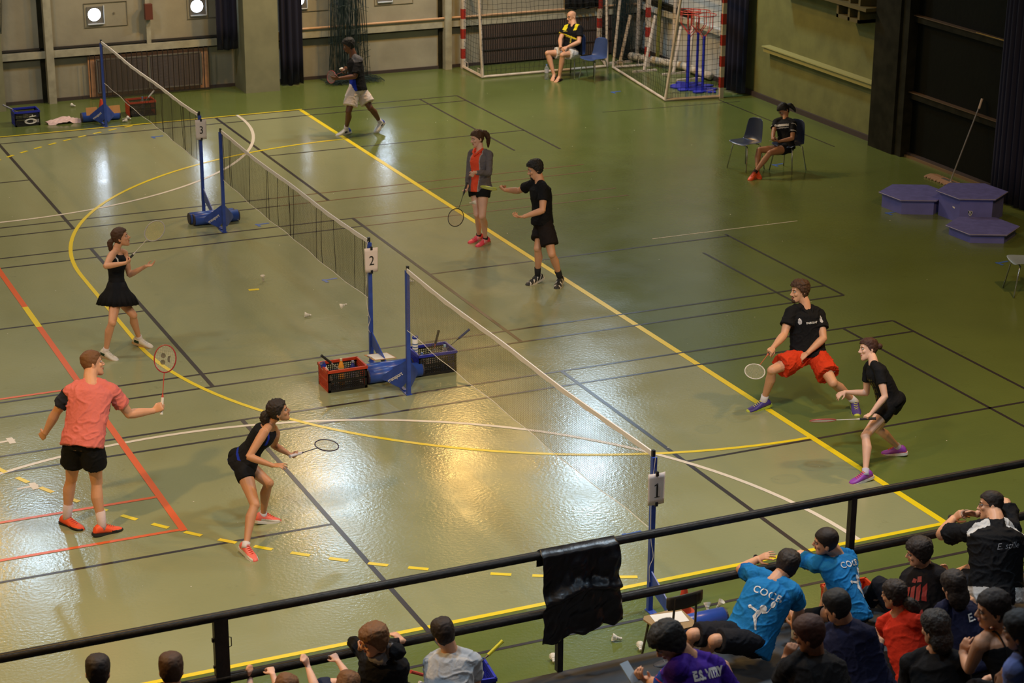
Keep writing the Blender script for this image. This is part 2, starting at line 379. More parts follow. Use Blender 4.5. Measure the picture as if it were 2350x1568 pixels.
# ---------------------------------------------------------------- curtains
def curtain(name, label, pts, z0, z1, amp, m, wl=.13, n=90):
    bm = B(); P = spline([(p[0], p[1], 0) for p in pts], 12); L = [0]
    for a, b in zip(P, P[1:]): L.append(L[-1]+(b-a).length)
    rows = []
    for j in range(9):
        v = j/8; row = []
        for i in range(n):
            s = L[-1]*i/(n-1); k = max(0, next((q for q in range(len(L)) if L[q] > s), len(L)-1)-1); k = min(k, len(P)-2)
            f = (s-L[k])/max(1e-6, L[k+1]-L[k]); p = P[k].lerp(P[k+1], f); d = (P[k+1]-P[k]).normalized(); nn = Vector((-d.y, d.x, 0))
            off = amp*math.sin(2*PI*s/wl+1.3*math.sin(s*5+v))*(.6+.4*v)
            row.append(bm.verts.new((p.x+nn.x*off, p.y+nn.y*off, z0+(z1-z0)*(1-v)+.012*math.sin(s*21))))
        rows.append(row)
    for a, b in zip(rows, rows[1:]):
        for i in range(n-1): bm.faces.new((a[i], a[i+1], b[i+1], b[i]))
    o = obj(name, bm, m, smooth=True); md = o.modifiers.new('s', 'SOLIDIFY'); md.thickness = .006
    tag(o, label, 'curtain'); return o
mNavy = mat('curtain_navy', (.006, .006, .022), .9); mBlk = mat('curtain_black', (.008, .009, .014), .85)
curtain('curtain', 'short navy curtain hanging left of the back wall pillar', [(2.66, 16.45), (2.9, 16.5), (3.05, 16.45)], .80, 4.5, .035, mNavy)
curtain('curtain', 'narrow navy curtain reaching the floor right of the back wall pillar', [(3.92, 16.6), (4.1, 16.5), (4.36, 16.55)], .02, 4.5, .04, mNavy)
curtain('curtain', 'dark navy curtain in the far right corner beside the striped goal post', [(11.62, 12.95), (11.65, 12.6), (11.72, 12.28)], .04, 4.5, .045, mNavy)
curtain('curtain', 'long dark navy curtain down the right wall behind the podium', [(11.62, 4.5), (11.5, 3.9), (11.65, 2.5), (11.6, 1)], .03, 5, .06, mNavy, n=160)
curtain('curtain', 'short dark curtain piece hanging above the shutter behind the goal', [(10.05, 16.7), (10.4, 16.66), (10.8, 16.7)], 1.03, 3.2, .03, mBlk)

# ---------------------------------------------------------------- gathered safety nets
def net_bundle(label, cx, cy, z0, z1, rt, rb, m, puddle=0, seed=0):
    random.seed(seed); bm = B()
    for i in range(150):
        a = random.uniform(0, 2*PI); q = random.random()**.6; pts = []
        for j in range(7):
            v = j/6; z = z1+(z0-z1)*v; rr = rt+(rb-rt)*v
            pts.append((cx+rr*q*math.cos(a)+.03*math.sin(9*v+i), cy+.35*rr*q*math.sin(a), z))
        if puddle: 
            w = random.uniform(-1, 1); pts[-1] = (pts[-1][0], pts[-1][1], .07); pts.append((cx+w*puddle, cy-.12+.28*random.uniform(-1, 1), .03+.10*random.random()*(1-abs(w)*.7))); pts.append((cx+w*puddle*.8+.1, cy-.2+.2*random.uniform(-1, 1), .02))
        tube(bm, pts, .0045, 3, False)
    for i in range(70):
        v = random.random(); z = z1+(z0-z1)*v; rr = (rt+(rb-rt)*v); a0 = random.uniform(0, 6); pts = []
        for j in range(8): a = a0+j*.35; q = .8+.25*math.sin(j*2.1+i); pts.append((cx+rr*q*math.cos(a), cy+.35*rr*q*math.sin(a), z+.06*math.sin(j*1.7+i)))
        tube(bm, pts, .004, 3, False)
    o = obj('safety_net', bm, m); tag(o, label, 'net'); return o
mNet = mat('net_green_black', (.012, .028, .024), .8)
net_bundle('dark green safety net gathered into a hanging bundle, its end heaped on the floor', 5.3, 16.45, .1, 4.5, .26, .45, mNet, .62, 1)
net_bundle('dark green gathered net hanging above the low grey pier at far left', -1.55, 16.55, 1.40, 4.5, .42, .22, mNet, 0, 2)
net_bundle('dark net gathered in the corner between the two goals', 11.25, 16.45, .15, 4.5, .24, .26, mNet, .2, 3)

# ---------------------------------------------------------------- badminton nets on weighted stands
mBlue = mat('stand_blue', (.03, .07, .36), .38, var=.15, scale=10); mCyl = mat('weight_blue', (.035, .09, .42), .3, var=.12, scale=6); mCap = mat('weight_cap', (.04, .035, .05), .6)
mWhite = mat('white_plastic', (.78, .76, .72), .5); mCord = mat('cord_white', (.72, .68, .60), .7); mBlackP = mat('black_plastic', (.012, .012, .014), .4)
def project_decal(me, M, m, name, parent, depth=None, target=None, off=.002):
    bm = bmesh.new(); bm.from_mesh(me)
    bmesh.ops.transform(bm, matrix=M, verts=bm.verts)
    return obj(name, bm, m, parent)
def stand(x, y, d, label):
    t = thing('net_stand', label, 'net stand', (x, y, 0), 0 if d > 0 else PI, 'weighted stands of the badminton nets')
    bm = B(); box(bm, -.022, .022, -.022, .022, 0, 1.50); lobj('pole', bm, mBlue, t)
    bm = B(); box(bm, -.014, .014, -.03, .0, 1.50, 1.56); lobj('hook', bm, mBlackP, t)
    bm = B(); box(bm, -.035, .035, -.03, .20, 0, .008); box(bm, -.02, .02, .1, .7, .004, .024); lobj('foot_plate', bm, mBlue, t)
    M = Matrix(((0, 0, 1, 0), (1, 0, 0, 0), (0, 1, 0, 0), (0, 0, 0, 1)))
    bm = B(); prism(bm, [(.02, .40), (.02, .22), (.42, .10), (.52, .16)], -.006, .006, M); lobj('brace', bm, mBlue, t)
    for s in ((-1, 1) if d > 0 else ()):
        a = Vector((s*.62, .78, 0)).normalized(); M2 = Matrix(((a.x, 0, -a.y, 0), (a.y, 0, a.x, .0), (0, 1, 0, 0), (0, 0, 0, 1)))
        bm = B(); prism(bm, [(.02, .15), (.10, .06), (.36, .13), (.34, .18), (.02, .42)], -.005, .005, M2); w = lobj('side_plate', bm, mBlue, t)
        if (s < 0) == (d > 0):
            me = textmesh('gransport', .060, .0012)
            sgn = -1 if s < 0 else 1
            ex = Vector((a.x, a.y, 0))*(-1 if s < 0 else 1); ang = math.radians(35)
            right = (ex*math.cos(ang)+Vector((0, 0, 1))*math.sin(ang)); upv = (-ex*math.sin(ang)+Vector((0, 0, 1))*math.cos(ang)); nn = right.cross(upv)
            c = Vector((a.x*.175, a.y*.175, .185))+nn*.008
            M3 = Matrix(((right.x, upv.x, nn.x, c.x), (right.y, upv.y, nn.y, c.y), (right.z, upv.z, nn.z, c.z), (0, 0, 0, 1)))
            b2 = bmesh.new(); b2.from_mesh(me); bmesh.ops.transform(b2, matrix=M3, verts=b2.verts); q = lobj('lettering', b2, mWhite, w)
    bm = B(); yc = .52; xo = -.16 if y < -5 else 0
    tube(bm, [(-.30+xo, yc, .088), (.36+xo, yc, .088)], .086, 20); c = lobj('weight', bm, mCyl, t, True)
    for xx in (-.31+xo, .37+xo): bm = B(); tube(bm, [(xx-.008, yc, .088), (xx+.008, yc, .088)], .083, 20); lobj('end_cap', bm, mCap, c)
    if d < 0:
        bm = B(); tube(bm, [(-.30, yc-.165, .088), (.36, yc-.165, .088)], .08, 20) if False else None; bm.free()
    return t
def net(ya, yb, idx, labels, dens=.021, folds=0, zt=1.535, colr=None):
    t = thing('badminton_net', labels, 'badminton net', (0, ya, 0), 0, 'badminton nets')
    L = yb-ya; H0 = .74
    def X(y, z): return .010*math.sin(y*2.1+idx)+.009*math.sin(y*6.3+z*3+idx*2)*(1-(z-.78)/.8)
    def Z(y, v): 
        s = y/L; sag = -.022*4*s*(1-s); return (zt+sag)-.048-(H0-.048)*v
    bm = B(); n = 40; r0 = []
    for i in range(n+1):
        y = L*i/n; zz = zt-.022*4*(i/n)*(1-i/n); x = X(y, zz)
        r0.append([bm.verts.new((x+dx, y, zz-dz+(.006*math.sin(i*1.9) if dz else 0))) for dx, dz in ((.007, 0), (.008, .048), (-.008, .048), (-.007, 0))])
    for a, b in zip(r0, r0[1:]):
        for i in range(4): bm.faces.new((a[i], a[(i+1) % 4], b[(i+1) % 4], b[i]))
    lobj('top_tape', bm, mat('tape_white', (.72, .68, .64), .7), t)
    bm = B(); r = .0011
    nv = int(L/dens); nh = int(H0/dens)
    for i in range(nv+1):
        y = L*i/nv; tube(bm, [(X(y, Z(y, v)), y+.004*math.sin(i*.8+v*4), Z(y, v)) for v in (0, .33, .66, 1)], r, 3, False)
    for j in range(nh+1):
        v = j/nh; tube(bm, [(X(L*i/24, Z(L*i/24, v)), L*i/24, Z(L*i/24, v)) for i in range(25)], r, 3, False)
    nt = lobj('netting', bm, colr or mat('net_brown', (.05, .035, .02), .8), t)
    if folds:
        random.seed(idx)
        for k in range(folds):
            bm = B()
            y = L*random.random()**1.4; w = .0035
            tube(bm, [(X(y, Z(y, v))+.004, y+.02*math.sin(v*3+k), Z(y, v)) for v in (0, .2, .4, .6, .8, 1)], w, 4, False); lobj('net_fold', bm, mat('net_fold', (.02, .018, .014), .8), nt)
    bm = B(); tube(bm, [(X(L*i/24, Z(L*i/24, 1)), L*i/24, Z(L*i/24, 1)) for i in range(25)], .0035, 5); lobj('bottom_cord', bm, mCord, t)
    return t
ST = [stand(.02, 0, 1, 'blue weighted net stand between the two crates, post of the nearest net'),
      stand(.0, -5.97, -1, 'blue net stand with the number 1 sheet, beside the brown chair'),
      stand(.0, 7.28, 1, 'blue net stand in the middle of the hall holding the far end of net 2'),
      stand(.02, 1.22, -1, 'blue net stand with the number 2 sheet and white cord'),
      stand(.0, 14.5, 1, 'blue net stand far left against the yellow sideline'),
      stand(.02, 8.42, -1, 'blue net stand with the number 3 sheet')]
net(-5.95, -.03, 1, 'badminton net nearest the stands, from the crates to the number 1 post', folds=0, colr=mat('net_olive', (.20, .16, .07), .8))
net(1.24, 7.25, 2, 'badminton net in the middle, ending at the number 2 post', folds=16)
net(8.44, 14.46, 3, 'badminton net farthest back, ending at the number 3 post', folds=16)
def cordmesh(pts, par, r=.003):
    bm = B(); tube(bm, spline(pts, 6), r, 5); return obj('cord', bm, mCord, par)
cordmesh([(.0, 1.19, 1.53), (-.025, 1.19, 1.45), (-.03, 1.19, 1.1), (-.04, 1.2, .82), (-.02, 1.18, .62), (.0, 1.185, .55), (-.03, 1.18, .45), (.0, 1.19, .38)], ST[3])
cordmesh([(-.0, -6.0, 1.52), (-.03, -6.0, 1.2), (-.03, -6.0, .9), (-.02, -6.0, .7), (.0, -6.01, .55), (-.035, -6.01, .45), (-.02, -6.0, .3)], ST[1])
def number_sheet(x, y, z, s, label, w=.165, h=.30):
    t = thing('court_sign', label, 'sign', (x, y, 0))
    bm = B(); n = 9; rows = []
    for j in range(7):
        v = j/6; row = []
        for i in range(n):
            u = i/(n-1)*2-1; a = u*.75
            row.append(bm.verts.new((math.sin(a)*w/2/.68*(1+.06*(v-.5)), -.03-.035*(math.cos(a)-.73), z-h/2+h*v)))
        rows.append(row)
    for a, b in zip(rows, rows[1:]):
        for i in range(n-1): bm.faces.new((a[i], a[i+1], b[i+1], b[i]))
    p = lobj('paper', bm, mat('paper', (.80, .68, .62), .7), t, True); md = p.modifiers.new('s', 'SOLIDIFY'); md.thickness = .001
    me = textmesh(s, .175, .0)
    b2 = bmesh.new(); b2.from_mesh(me)
    if s == '1':
        b2.free(); b2 = B()
        for poly in ([(-.010, -.065), (.012, -.065), (.012, .068), (-.010, .058)], [(-.035, .045), (-.010, .050), (-.010, .060), (.012, .072), (.0, .072), (-.035, .052)], [(-.032, -.072), (.034, -.072), (.034, -.065), (-.032, -.065)]): b2.faces.new([b2.verts.new((x_, z_, 0)) for x_, z_ in poly])
    for v in b2.verts:
        xx, zz = v.co.x*.78, v.co.y*.95; v.co = Vector((xx, -.0455+xx*xx*2.2, z+zz-.01))
    lobj('number', b2, mat('ink', (.01, .01, .01), .6), t)
    for zz in (z+h/2-.005, z-h/2+.005): bm = B(); box(bm, -.013, .013, -.046, -.020, zz-.020, zz+.020); lobj('tape_clip', bm, mBlackP, t)
number_sheet(.0, -6.0, 1.22, '1', 'number 1 on a white sheet on the post nearest the railing')
number_sheet(.02, 1.19, 1.30, '2', 'number 2 on a curved white sheet in the middle of the hall')
number_sheet(.02, 8.39, 1.30, '3', 'number 3 on a pinkish sheet, on the farthest of the three numbered posts')

# ---------------------------------------------------------------- handball goals
mGoal = mat('goal_white', (.62, .52, .42), .45, var=.15, scale=5); mRed = mat('goal_red', (.40, .03, .02), .45)
def goal(label, P, Q, PB, QB):
    P, Q, PB, QB = [Vector(p) for p in (P, Q, PB, QB)]
    t = thing('handball_goal', label, 'handball goal', ((P+Q+PB+QB)/4)[:])
    inv = t.matrix_world.inverted()
    def L(p): return inv @ Vector(p)
    for p in (P, Q):
        bm = B()
        for k in range(10): box(bm, -.04, .04, -.04, .04, k*.2, k*.2+.2, (k+1) % 2, Matrix.Translation(L(p)))
        lobj('goal_post', bm, [mRed, mGoal], t)
    bm = B(); a, b = L(P+Vector((0, 0, 2.04))), L(Q+Vector((0, 0, 2.04))); d = (b-a)
    n = 14
    for k in range(n):
        p, q = a+d*(k/n), a+d*((k+1)/n); u = d.normalized()*.0
        r_ = frame_of(d); loft(bm, [(p, r_[0]*.055, r_[1]*.055), (q, r_[0]*.055, r_[1]*.055)], 4, True, (k+1) % 2)
    lobj('crossbar', bm, [mRed, mGoal], t)
    Z = Vector((0, 0, 1))
    bm = B(); tube(bm, [L(PB+Z*.03), L(QB+Z*.03)], .026, 10); tube(bm, [L(P+Z*.03), L(PB+Z*.03)], .032, 6); tube(bm, [L(Q+Z*.03), L(QB+Z*.03)], .032, 6); lobj('base_frame', bm, mGoal, t)
    for p, pf in ((PB, P), (QB, Q)):
        bm = B(); tube(bm, [L(p+Z*.02), L(p+(pf-p)*.22+Z*1.93), L(p+(pf-p)*.34+Z*2.02), L(pf+Z*2.04)], .029, 10); s = lobj('back_support', bm, mGoal, t)
        dd = (pf-p).normalized()*.12
        bm = B(); 
        for f in (.12, .75):
            c = p+(pf-p)*f; tube(bm, [L(c+Z*.04), L(c+Z*.16), L(c+dd+Z*.16), L(c+dd+Z*.04)], .008, 6)
        lobj('net_bracket', bm, mGoal, t)
    bm = B(); ns = .1; Wd = (QB-PB).length; k = int(Wd/ns); r = .0035
    def sag(u, z): return .05*math.sin(u*3.1+z*2)+.02*math.sin(u*11+z*5)
    nrm = (QB-PB).normalized(); out = Vector((nrm.y, -nrm.x, 0)); out = out if out.dot(PB-P) > 0 else -out
    for i in range(k+1):
        b0 = PB+(QB-PB)*(i/k); tube(bm, [L(b0-out*sag(i*ns, z)*math.sin(PI*z/1.9)+Z*z+nrm*.012*math.sin(z*9+i)) for z in [.04+q*.19 for q in range(11)]], r, 3, False)
    for j in range(19):
        z = .06+j*.1; tube(bm, [L(PB+(QB-PB)*(i/20)-out*sag(Wd*i/20, z)*math.sin(PI*z/1.9)+Z*(z-.02*abs(math.sin(i*1.1)))) for i in range(21)], r, 3, False)
    for p, pb in ((P, PB), (Q, QB)):
        wd = (pb-p).length; k2 = int(wd/ns)
        for i in range(k2+1): b0 = p+(pb-p)*(i/k2); tube(bm, [L(b0+Z*z+nrm*.02*math.sin(z*4+i)) for z in (.05, .5, 1, 1.5, 1.95)], r, 3, False)
        for j in range(19): z = .06+j*.1; tube(bm, [L(p+(pb-p)*(i/8)+Z*(z-.03*math.sin(PI*i/8))) for i in range(9)], r, 3, False)
    lobj('goal_net', bm, mat('goal_net', (.012, .012, .010), .8), t)
goal('handball goal standing along the back wall, its netting towards the court', (7.8, 16.72, 0), (10.85, 16.72, 0), (7.77, 15.67, 0), (10.50, 15.66, 0))
goal('handball goal at the right turned towards the corner, blue hoop stands inside', (11.22, 12.32, 0), (11.30, 15.45, 0), (10.11, 12.46, 0), (10.56, 15.50, 0))

# ---------------------------------------------------------------- hoop stands and volleyball poles in the corner
mHB = mat('hoop_blue', (.02, .03, .45), .4); mHR = mat('hoop_red', (.55, .05, .03), .4)
t = thing('hoop_stand', 'front', 'hoop stand', (0, 0, 0))
bm = B()
for k in range(5):
    a = 2*PI*k/5; M = Matrix.Rotation(a, 4, 'Z'); prism(bm, [(0, -.10), (.25, -.10), (.34, 0), (.25, .10), (0, .10)], .004, .022, M)
lobj('base', bm, mHB, t)
bm = B(); tube(bm, [(0, 0, .01), (0, 0, 1.05)], .026, 10); lobj('pole', bm, mHB, t)
bm = B()
for s in (-1, 1):
    tube(bm, [(0, 0, .98), (.12, s*.13, 1.18), (.12, s*.13, 1.46)], .008, 6)
    tube(bm, [(0, 0, 1.04), (-.10, s*.13, 1.22), (-.10, s*.13, 1.46)], .008, 6)
lobj('bracket', bm, mHR, t)
bm = B(); R_ = .215
for z in (1.46,): tube(bm, [(R_*math.cos(2*PI*i/28), R_*math.sin(2*PI*i/28), z) for i in range(29)], .008, 6, False)
lobj('rim', bm, mHR, t)
hs = [(11.05, 13.30, 0, 'blue hoop stand nearest the open side of the right goal, second lowest red rim'), (11.16, 13.52, .4, 'blue hoop stand second from the corner inside the right goal'), (11.30, 13.40, .9, 'blue hoop stand at the back, against the right wall'), (11.22, 13.02, 1.3, 'blue hoop stand closest to the striped goal post')]
t.location = hs[0][:2]+(0,); t['label'] = hs[0][3]; t['group'] = 'blue hoop stands inside the right goal'
for k, h in enumerate(hs[1:]): dup(t, (h[0], h[1], 0.0), h[2], h[3])
def leaning_pole(x, y, dx, dy, h, label):
    t = thing('folded_pole', label, 'sports pole', (x, y, 0), 0, 'cream slanted poles stored in the corner')
    bm = B(); tube(bm, [(0, 0, .03), (dx, dy, h)], .033, 10); lobj('pole', bm, mGoal, t)
    bm = B(); box(bm, -.25, .28, -.03, .03, 0, .035); lobj('foot', bm, mGoal, t)
leaning_pole(10.95, 15.95, .26, .1, .95, 'leftmost slanted cream pole in the corner')
leaning_pole(11.0, 15.0, .38, .3, 1.05, 'slanted cream pole behind the right goal net, second from left')
leaning_pole(11.42, 14.55, .25, .2, .9, 'slanted cream pole third from left in the corner')
leaning_pole(11.42, 13.95, .25, .3, 1.3, 'slanted cream pole nearest the hoop stands')
bm = B(); tube(bm, [(11.2, 16.0, .12), (11.72, 14.7, .12), (11.78, 13.7, .10)], .075, 12)
for f in range(9): tube(bm, [(11.22+f*.055, 15.95-f*.14, .12), (11.232+f*.055, 15.92-f*.14, .12)], .082, 12)
tag(obj('rolled_net', bm, mat('canvas', (.62, .54, .42), .8), smooth=True), 'long cream rolled net lying on the floor in the far right corner', 'rolled net')
for k, (x, y, m_) in enumerate(((11.62, 16.5, mGoal), (11.7, 15.75, mat('pole_ochre', (.30, .26, .05), .5)), (11.75, 15.2, mGoal))):
    bm = B(); tube(bm, [(x, y, .0), (x+.06, y, 3.2)], .04, 10); box(bm, x-.07, x+.07, y-.07, y+.07, 0, .03)
    tag(obj('upright_post', bm, m_), ['cream upright post deepest in the corner', 'ochre upright post in the corner between two cream ones', 'cream upright post against the right wall behind the hoop stands'][k], 'post')
bm = B(); box(bm, 11.78, 11.88, 14.7, 16.6, 1.10, 1.2); tag(obj('wall_bar', bm, mBeamD), 'dark horizontal bar on the right wall in the corner', 'bar')

# ---------------------------------------------------------------- podium
mPod = mat('podium_blue', (.13, .135, .42), .5, var=.08, scale=4); mPodT = mat('podium_top', (.105, .105, .33), .6, var=.12, scale=10); mEdge = mat('podium_edge', (.30, .28, .38), .6)
def podium(cx, cy, rz, h, label, logo=False, R0=.52):
    t = thing('podium_block', label, 'podium block', (cx, cy, 0), rz, 'hexagonal blue podium blocks')
    hexa = [(R0*math.cos(PI/3*k)*1.0, R0*math.sin(PI/3*k)) for k in range(6)]
    bm = B(); prism(bm, [(a*.93, b*.93) for a, b in hexa], 0, h-.02); lobj('body', bm, mPod, t)
    bm = B(); prism(bm, [(a*1.03, b*1.03) for a, b in hexa], h-.022, h); lobj('top', bm, mPodT, t)
    bm = B()
    for k in range(6):
        a, b = Vector((*hexa[k], h-.006))*1.0, Vector((*hexa[(k+1) % 6], h-.006)); a.x *= 1.035; a.y *= 1.035; b.x *= 1.035; b.y *= 1.035
        tube(bm, [a, b], .005, 4)
    lobj('edge_strip', bm, mEdge, t)
    if logo:
        R1 = R0*.93*math.cos(PI/6)
        a = 0
        th = math.radians(logo); nn = Vector((math.cos(th), math.sin(th), 0)); rt = Vector((-nn.y, nn.x, 0)); up = Vector((0, 0, 1))
        def Mx(c, tilt=0):
            r2 = rt*math.cos(tilt)+up*math.sin(tilt); u2 = -rt*math.sin(tilt)+up*math.cos(tilt)
            return Matrix(((r2.x, u2.x, nn.x, c.x), (r2.y, u2.y, nn.y, c.y), (r2.z, u2.z, nn.z, c.z), (0, 0, 0, 1)))
        for s, sz, off, m_, dx, dz in (('S', .17, .0045, mWhite, -.02, .01), ('m', .15, .0045, mWhite, .08, -.01)):
            me = textmesh(s, sz, .006, 0, .4); b2 = bmesh.new(); b2.from_mesh(me); bmesh.ops.transform(b2, matrix=Mx(nn*(R1+.003)+rt*dx+up*(h*.45+dz)), verts=b2.verts); lobj('emblem_outline', b2, m_, t)
            me = textmesh(s, sz, 0, 0, .4); b2 = bmesh.new(); b2.from_mesh(me); bmesh.ops.transform(b2, matrix=Mx(nn*(R1+.005)+rt*dx+up*(h*.45+dz)), verts=b2.verts); lobj('emblem', b2, mat('emblem_dark', (.01, .03, .03), .5), t)
        b2 = B(); prism(b2, [(.05*math.cos(2*PI*i/16)*.9-.05, .055*math.sin(2*PI*i/16)-.01) for i in range(16)], 0, .002, Mx(nn*(R1+.001)+up*h*.45)); prism(b2, [(-.16, .055), (-.08, .03), (-.08, -.0), (-.15, .03)], 0, .002, Mx(nn*(R1+.001)+up*h*.45)); lobj('emblem_shape', b2, mWhite, t)
podium(10.10, 4.44, math.radians(33.2), .235, 'medium height hexagonal blue podium block at left')
podium(10.62, 3.70, math.radians(33.2), .385, 'tallest hexagonal blue podium block with an emblem', logo=183.2)
podium(10.14, 2.76, math.radians(33.2), .145, 'lowest hexagonal blue podium block in front')

# mop
t = thing('floor_mop', 'wide flat mop with a fringed head leaning on the dark right wall', 'mop', (11.45, 5.35, 0))
bm = B(); 
for k in range(46):
    y = -.52+k*.0235; tube(bm, [(-.13+.02*math.sin(k*1.7), y, .015), (0, y+.01, .035), (.12+.02*math.sin(k*2.3), y, .014)], .013, 5)
lobj('mop_head', bm, mat('mop_yarn', (.50, .33, .23), .9), t)
bm = B(); box(bm, -.03, .03, -.22, .22, .035, .05); tube(bm, [(0, 0, .04), (.02, 0, .13)], .012, 6); lobj('mop_frame', bm, mat('steel', (.45, .40, .36), .35, .8), t)
bm = B(); tube(bm, [(.02, 0, .11), (.36, -.10, 1.24)], .0125, 8); lobj('handle', bm, mat('steel', (.45, .40, .36), .35, .8), t)
bm = B(); tube(bm, [(.36, -.10, 1.22), (.40, -.11, 1.38)], .018, 8); lobj('grip', bm, mat('grip_wood', (.55, .42, .32), .6), t)

# ---------------------------------------------------------------- shell chairs
mShell = mat('chair_blue', (.045, .075, .19), .3, var=.06); mLeg = mat('chair_steel', (.45, .45, .46), .25, .9); mTan = mat('chair_brown', (.045, .035, .022), .4); mTanSeat = mat('chair_tan', (.30, .20, .09), .5)
def shell_chair(label, x, y, face, shell=None, group='blue plastic shell chairs', kind=0):
    rz = face-PI/2
    t = thing('shell_chair' if kind == 0 else 'plastic_chair', label, 'chair', (x, y, 0), rz, group)
    prof = [(.21, .425), (.195, .445), (.10, .440), (-.02, .430), (-.12, .432), (-.18, .455), (-.205, .52), (-.22, .62), (-.235, .72), (-.245, .80), (-.25, .82)]
    bm = B(); rows = []; n = 11
    for k, (yy, zz) in enumerate(prof):
        row = []; w = .215 if k < 5 else (.215-.012*(k-5)); w *= .93 if k in (0, 10) else 1
        for i in range(n):
            u = i/(n-1)*2-1
            if k < 5: row.append(bm.verts.new((u*w, yy, zz+.028*abs(u)**3)))
            else: row.append(bm.verts.new((u*w, yy+.035*u*u+.02*abs(u)**3, zz-(.02*u**4 if k > 8 else 0))))
        rows.append(row)
    for a, b in zip(rows, rows[1:]):
        for i in range(n-1): bm.faces.new((a[i], a[i+1], b[i+1], b[i]))
    s = lobj('shell', bm, shell or mShell, t, True); md = s.modifiers.new('s', 'SOLIDIFY'); md.thickness = .008; md2 = s.modifiers.new('b', 'SUBSURF'); md2.levels = 1; md2.render_levels = 1
    for sx in (-1, 1):
        for sy in (-1, 1):
            bm = B(); tube(bm, [(sx*.03, sy*.12, .415), (sx*.14, sy*.13, .412), (sx*.165, sy*.15, .39), (sx*.22, sy*.21, .006)], .0105, 8); lobj('leg', bm, mLeg, t, True)
    return t
shell_chair('empty blue chair beside the bald seated man', 9.70, 14.63, math.atan2(-.32, -.95))
shell_chair('blue chair on which the bald man sits', 9.47, 15.13, math.atan2(-.42, -.9))
shell_chair('empty blue chair in dim light to the left of the woman with a phone', 8.93, 7.50, math.atan2(-.25, -.97), mat('chair_blue_dimmed', (.035, .045, .085), .3))  # both shells here: the same blue plastic, dim light put into the colour
shell_chair('blue chair in dim light on which the woman with a phone sits', 9.50, 7.12, math.atan2(-.42, -.9), mat('chair_blue_dimmed', (.035, .045, .085), .3))
shell_chair('pale chair cut off by the right edge of the photo', 8.98, .28, math.atan2(.3, -.9), mat('chair_pale', (.20, .25, .30), .35))
# brown school chair by the nearest post
t = thing('plastic_chair', 'brown chair with its back to the stands, papers on its seat', 'chair', (-.30, -6.93, 0), math.radians(4)); t.scale = (.88, .88, .88)
bm = B(); rows = []
for k in range(5):
    z = .70+.115*k/4*1.3; row = []
    for i in range(11):
        u = i/10*2-1; row.append(bm.verts.new((u*(.205-.02*(k == 0)), -.20+.03*(1-u*u)*-1, z-.012*(u*u)*(k > 2))))
    rows.append(row)
for a, b in zip(rows, rows[1:]):
    for i in range(10): bm.faces.new((a[i], a[i+1], b[i+1], b[i]))
s = lobj('backrest', bm, mTan, t, True); s.modifiers.new('s', 'SOLIDIFY').thickness = .012
bm = B(); prism(bm, [(-.20, -.17), (.20, -.17), (.22, .18), (.18, .23), (-.18, .23), (-.22, .18)], .435, .452); lobj('seat', bm, mTanSeat, t)
for sx in (-1, 1):
    bm = B(); tube(bm, [(sx*.12, -.215, .82), (sx*.13, -.20, .5), (sx*.17, -.17, .42), (sx*.21, -.19, .004)], .012, 8); lobj('leg', bm, mTan, t)
    bm = B(); tube(bm, [(sx*.18, .14, .43), (sx*.22, .2, .004)], .012, 8); lobj('leg', bm, mTan, t)
bm = B(); box(bm, -.16, .13, .0, .19, .4525, .455, 0, Matrix.Translation((-.29, -6.96, -.053)) @ Matrix.Rotation(math.radians(-8), 4, 'Z')); tag(obj('paper_sheet', bm, mWhite), 'white paper sheets lying on the brown chair', 'paper')

# ---------------------------------------------------------------- crates
mCR = mat('crate_red', (.52, .05, .015), .4); mCB = mat('crate_blue', (.02, .03, .40), .4); mCK = mat('crate_black', (.012, .011, .011), .45)
def crate(label, x, y, rz, col, w=.48, d=.35, h=.27, ends=None, z=0, sides=None):
    t = thing('folding_crate', label, 'crate', (x, y, z), rz, 'plastic folding crates')
    def panel(L, mm, M, name):
        bm = B(); th = .008
        box(bm, 0, L, 0, th, .0, .03, 0, M); box(bm, 0, L, 0, th, h/2-.01, h/2+.01, 0, M); box(bm, 0, L, 0, th, h-.05, h-.02, 0, M); box(bm, 0, .03, 0, th, 0, h-.02, 0, M); box(bm, L-.03, L, 0, th, 0, h-.02, 0, M)
        nx = int(L/.022)
        for i in range(1, nx): 
            xx = L*i/nx; box(bm, xx-.0045, xx+.0045, .001, th-.001, .02, h-.03, 0, M)
        for j in range(1, 11):
            zz = h*j/11; box(bm, .01, L-.01, .001, th-.001, zz-.004, zz+.004, 0, M)
        lobj(name, bm, mm, t)
    T = Matrix.Translation; Rz = Matrix.Rotation
    panel(w, sides or mCK, T((-w/2, -d/2, 0)), 'side_panel'); panel(w, sides or mCK, T((-w/2, d/2-.008, 0)), 'side_panel')
    panel(d, col, T((-w/2+.008, -d/2, 0)) @ Rz(PI/2, 4, 'Z'), 'end_panel'); panel(d, col, T((w/2, -d/2, 0)) @ Rz(PI/2, 4, 'Z'), 'end_panel')
    bm = B(); e = .008
    for a in ((-w/2-e, w/2+e, -d/2-e, -d/2+.012), (-w/2-e, w/2+e, d/2-.012, d/2+e), (-w/2-e, -w/2+.012, -d/2, d/2), (w/2-.012, w/2+e, -d/2, d/2)): box(bm, *a, h-.032, h)
    lobj('rim', bm, col, t)
    bm = B(); box(bm, -w/2+.008, w/2-.008, -d/2+.008, d/2-.008, .003, .012); lobj('base', bm, sides or mCK, t)
    return t
crate('red rimmed black folding crate left of the blue weights, bottles inside', -.575, .58, .0, mCR)
crate('blue rimmed black folding crate behind the nearest net', .585, .66, .0, mCB)
crate('blue rimmed black crate at the far left edge by the back wall', -1.25, 15.27, .0, mCB, w=.44)
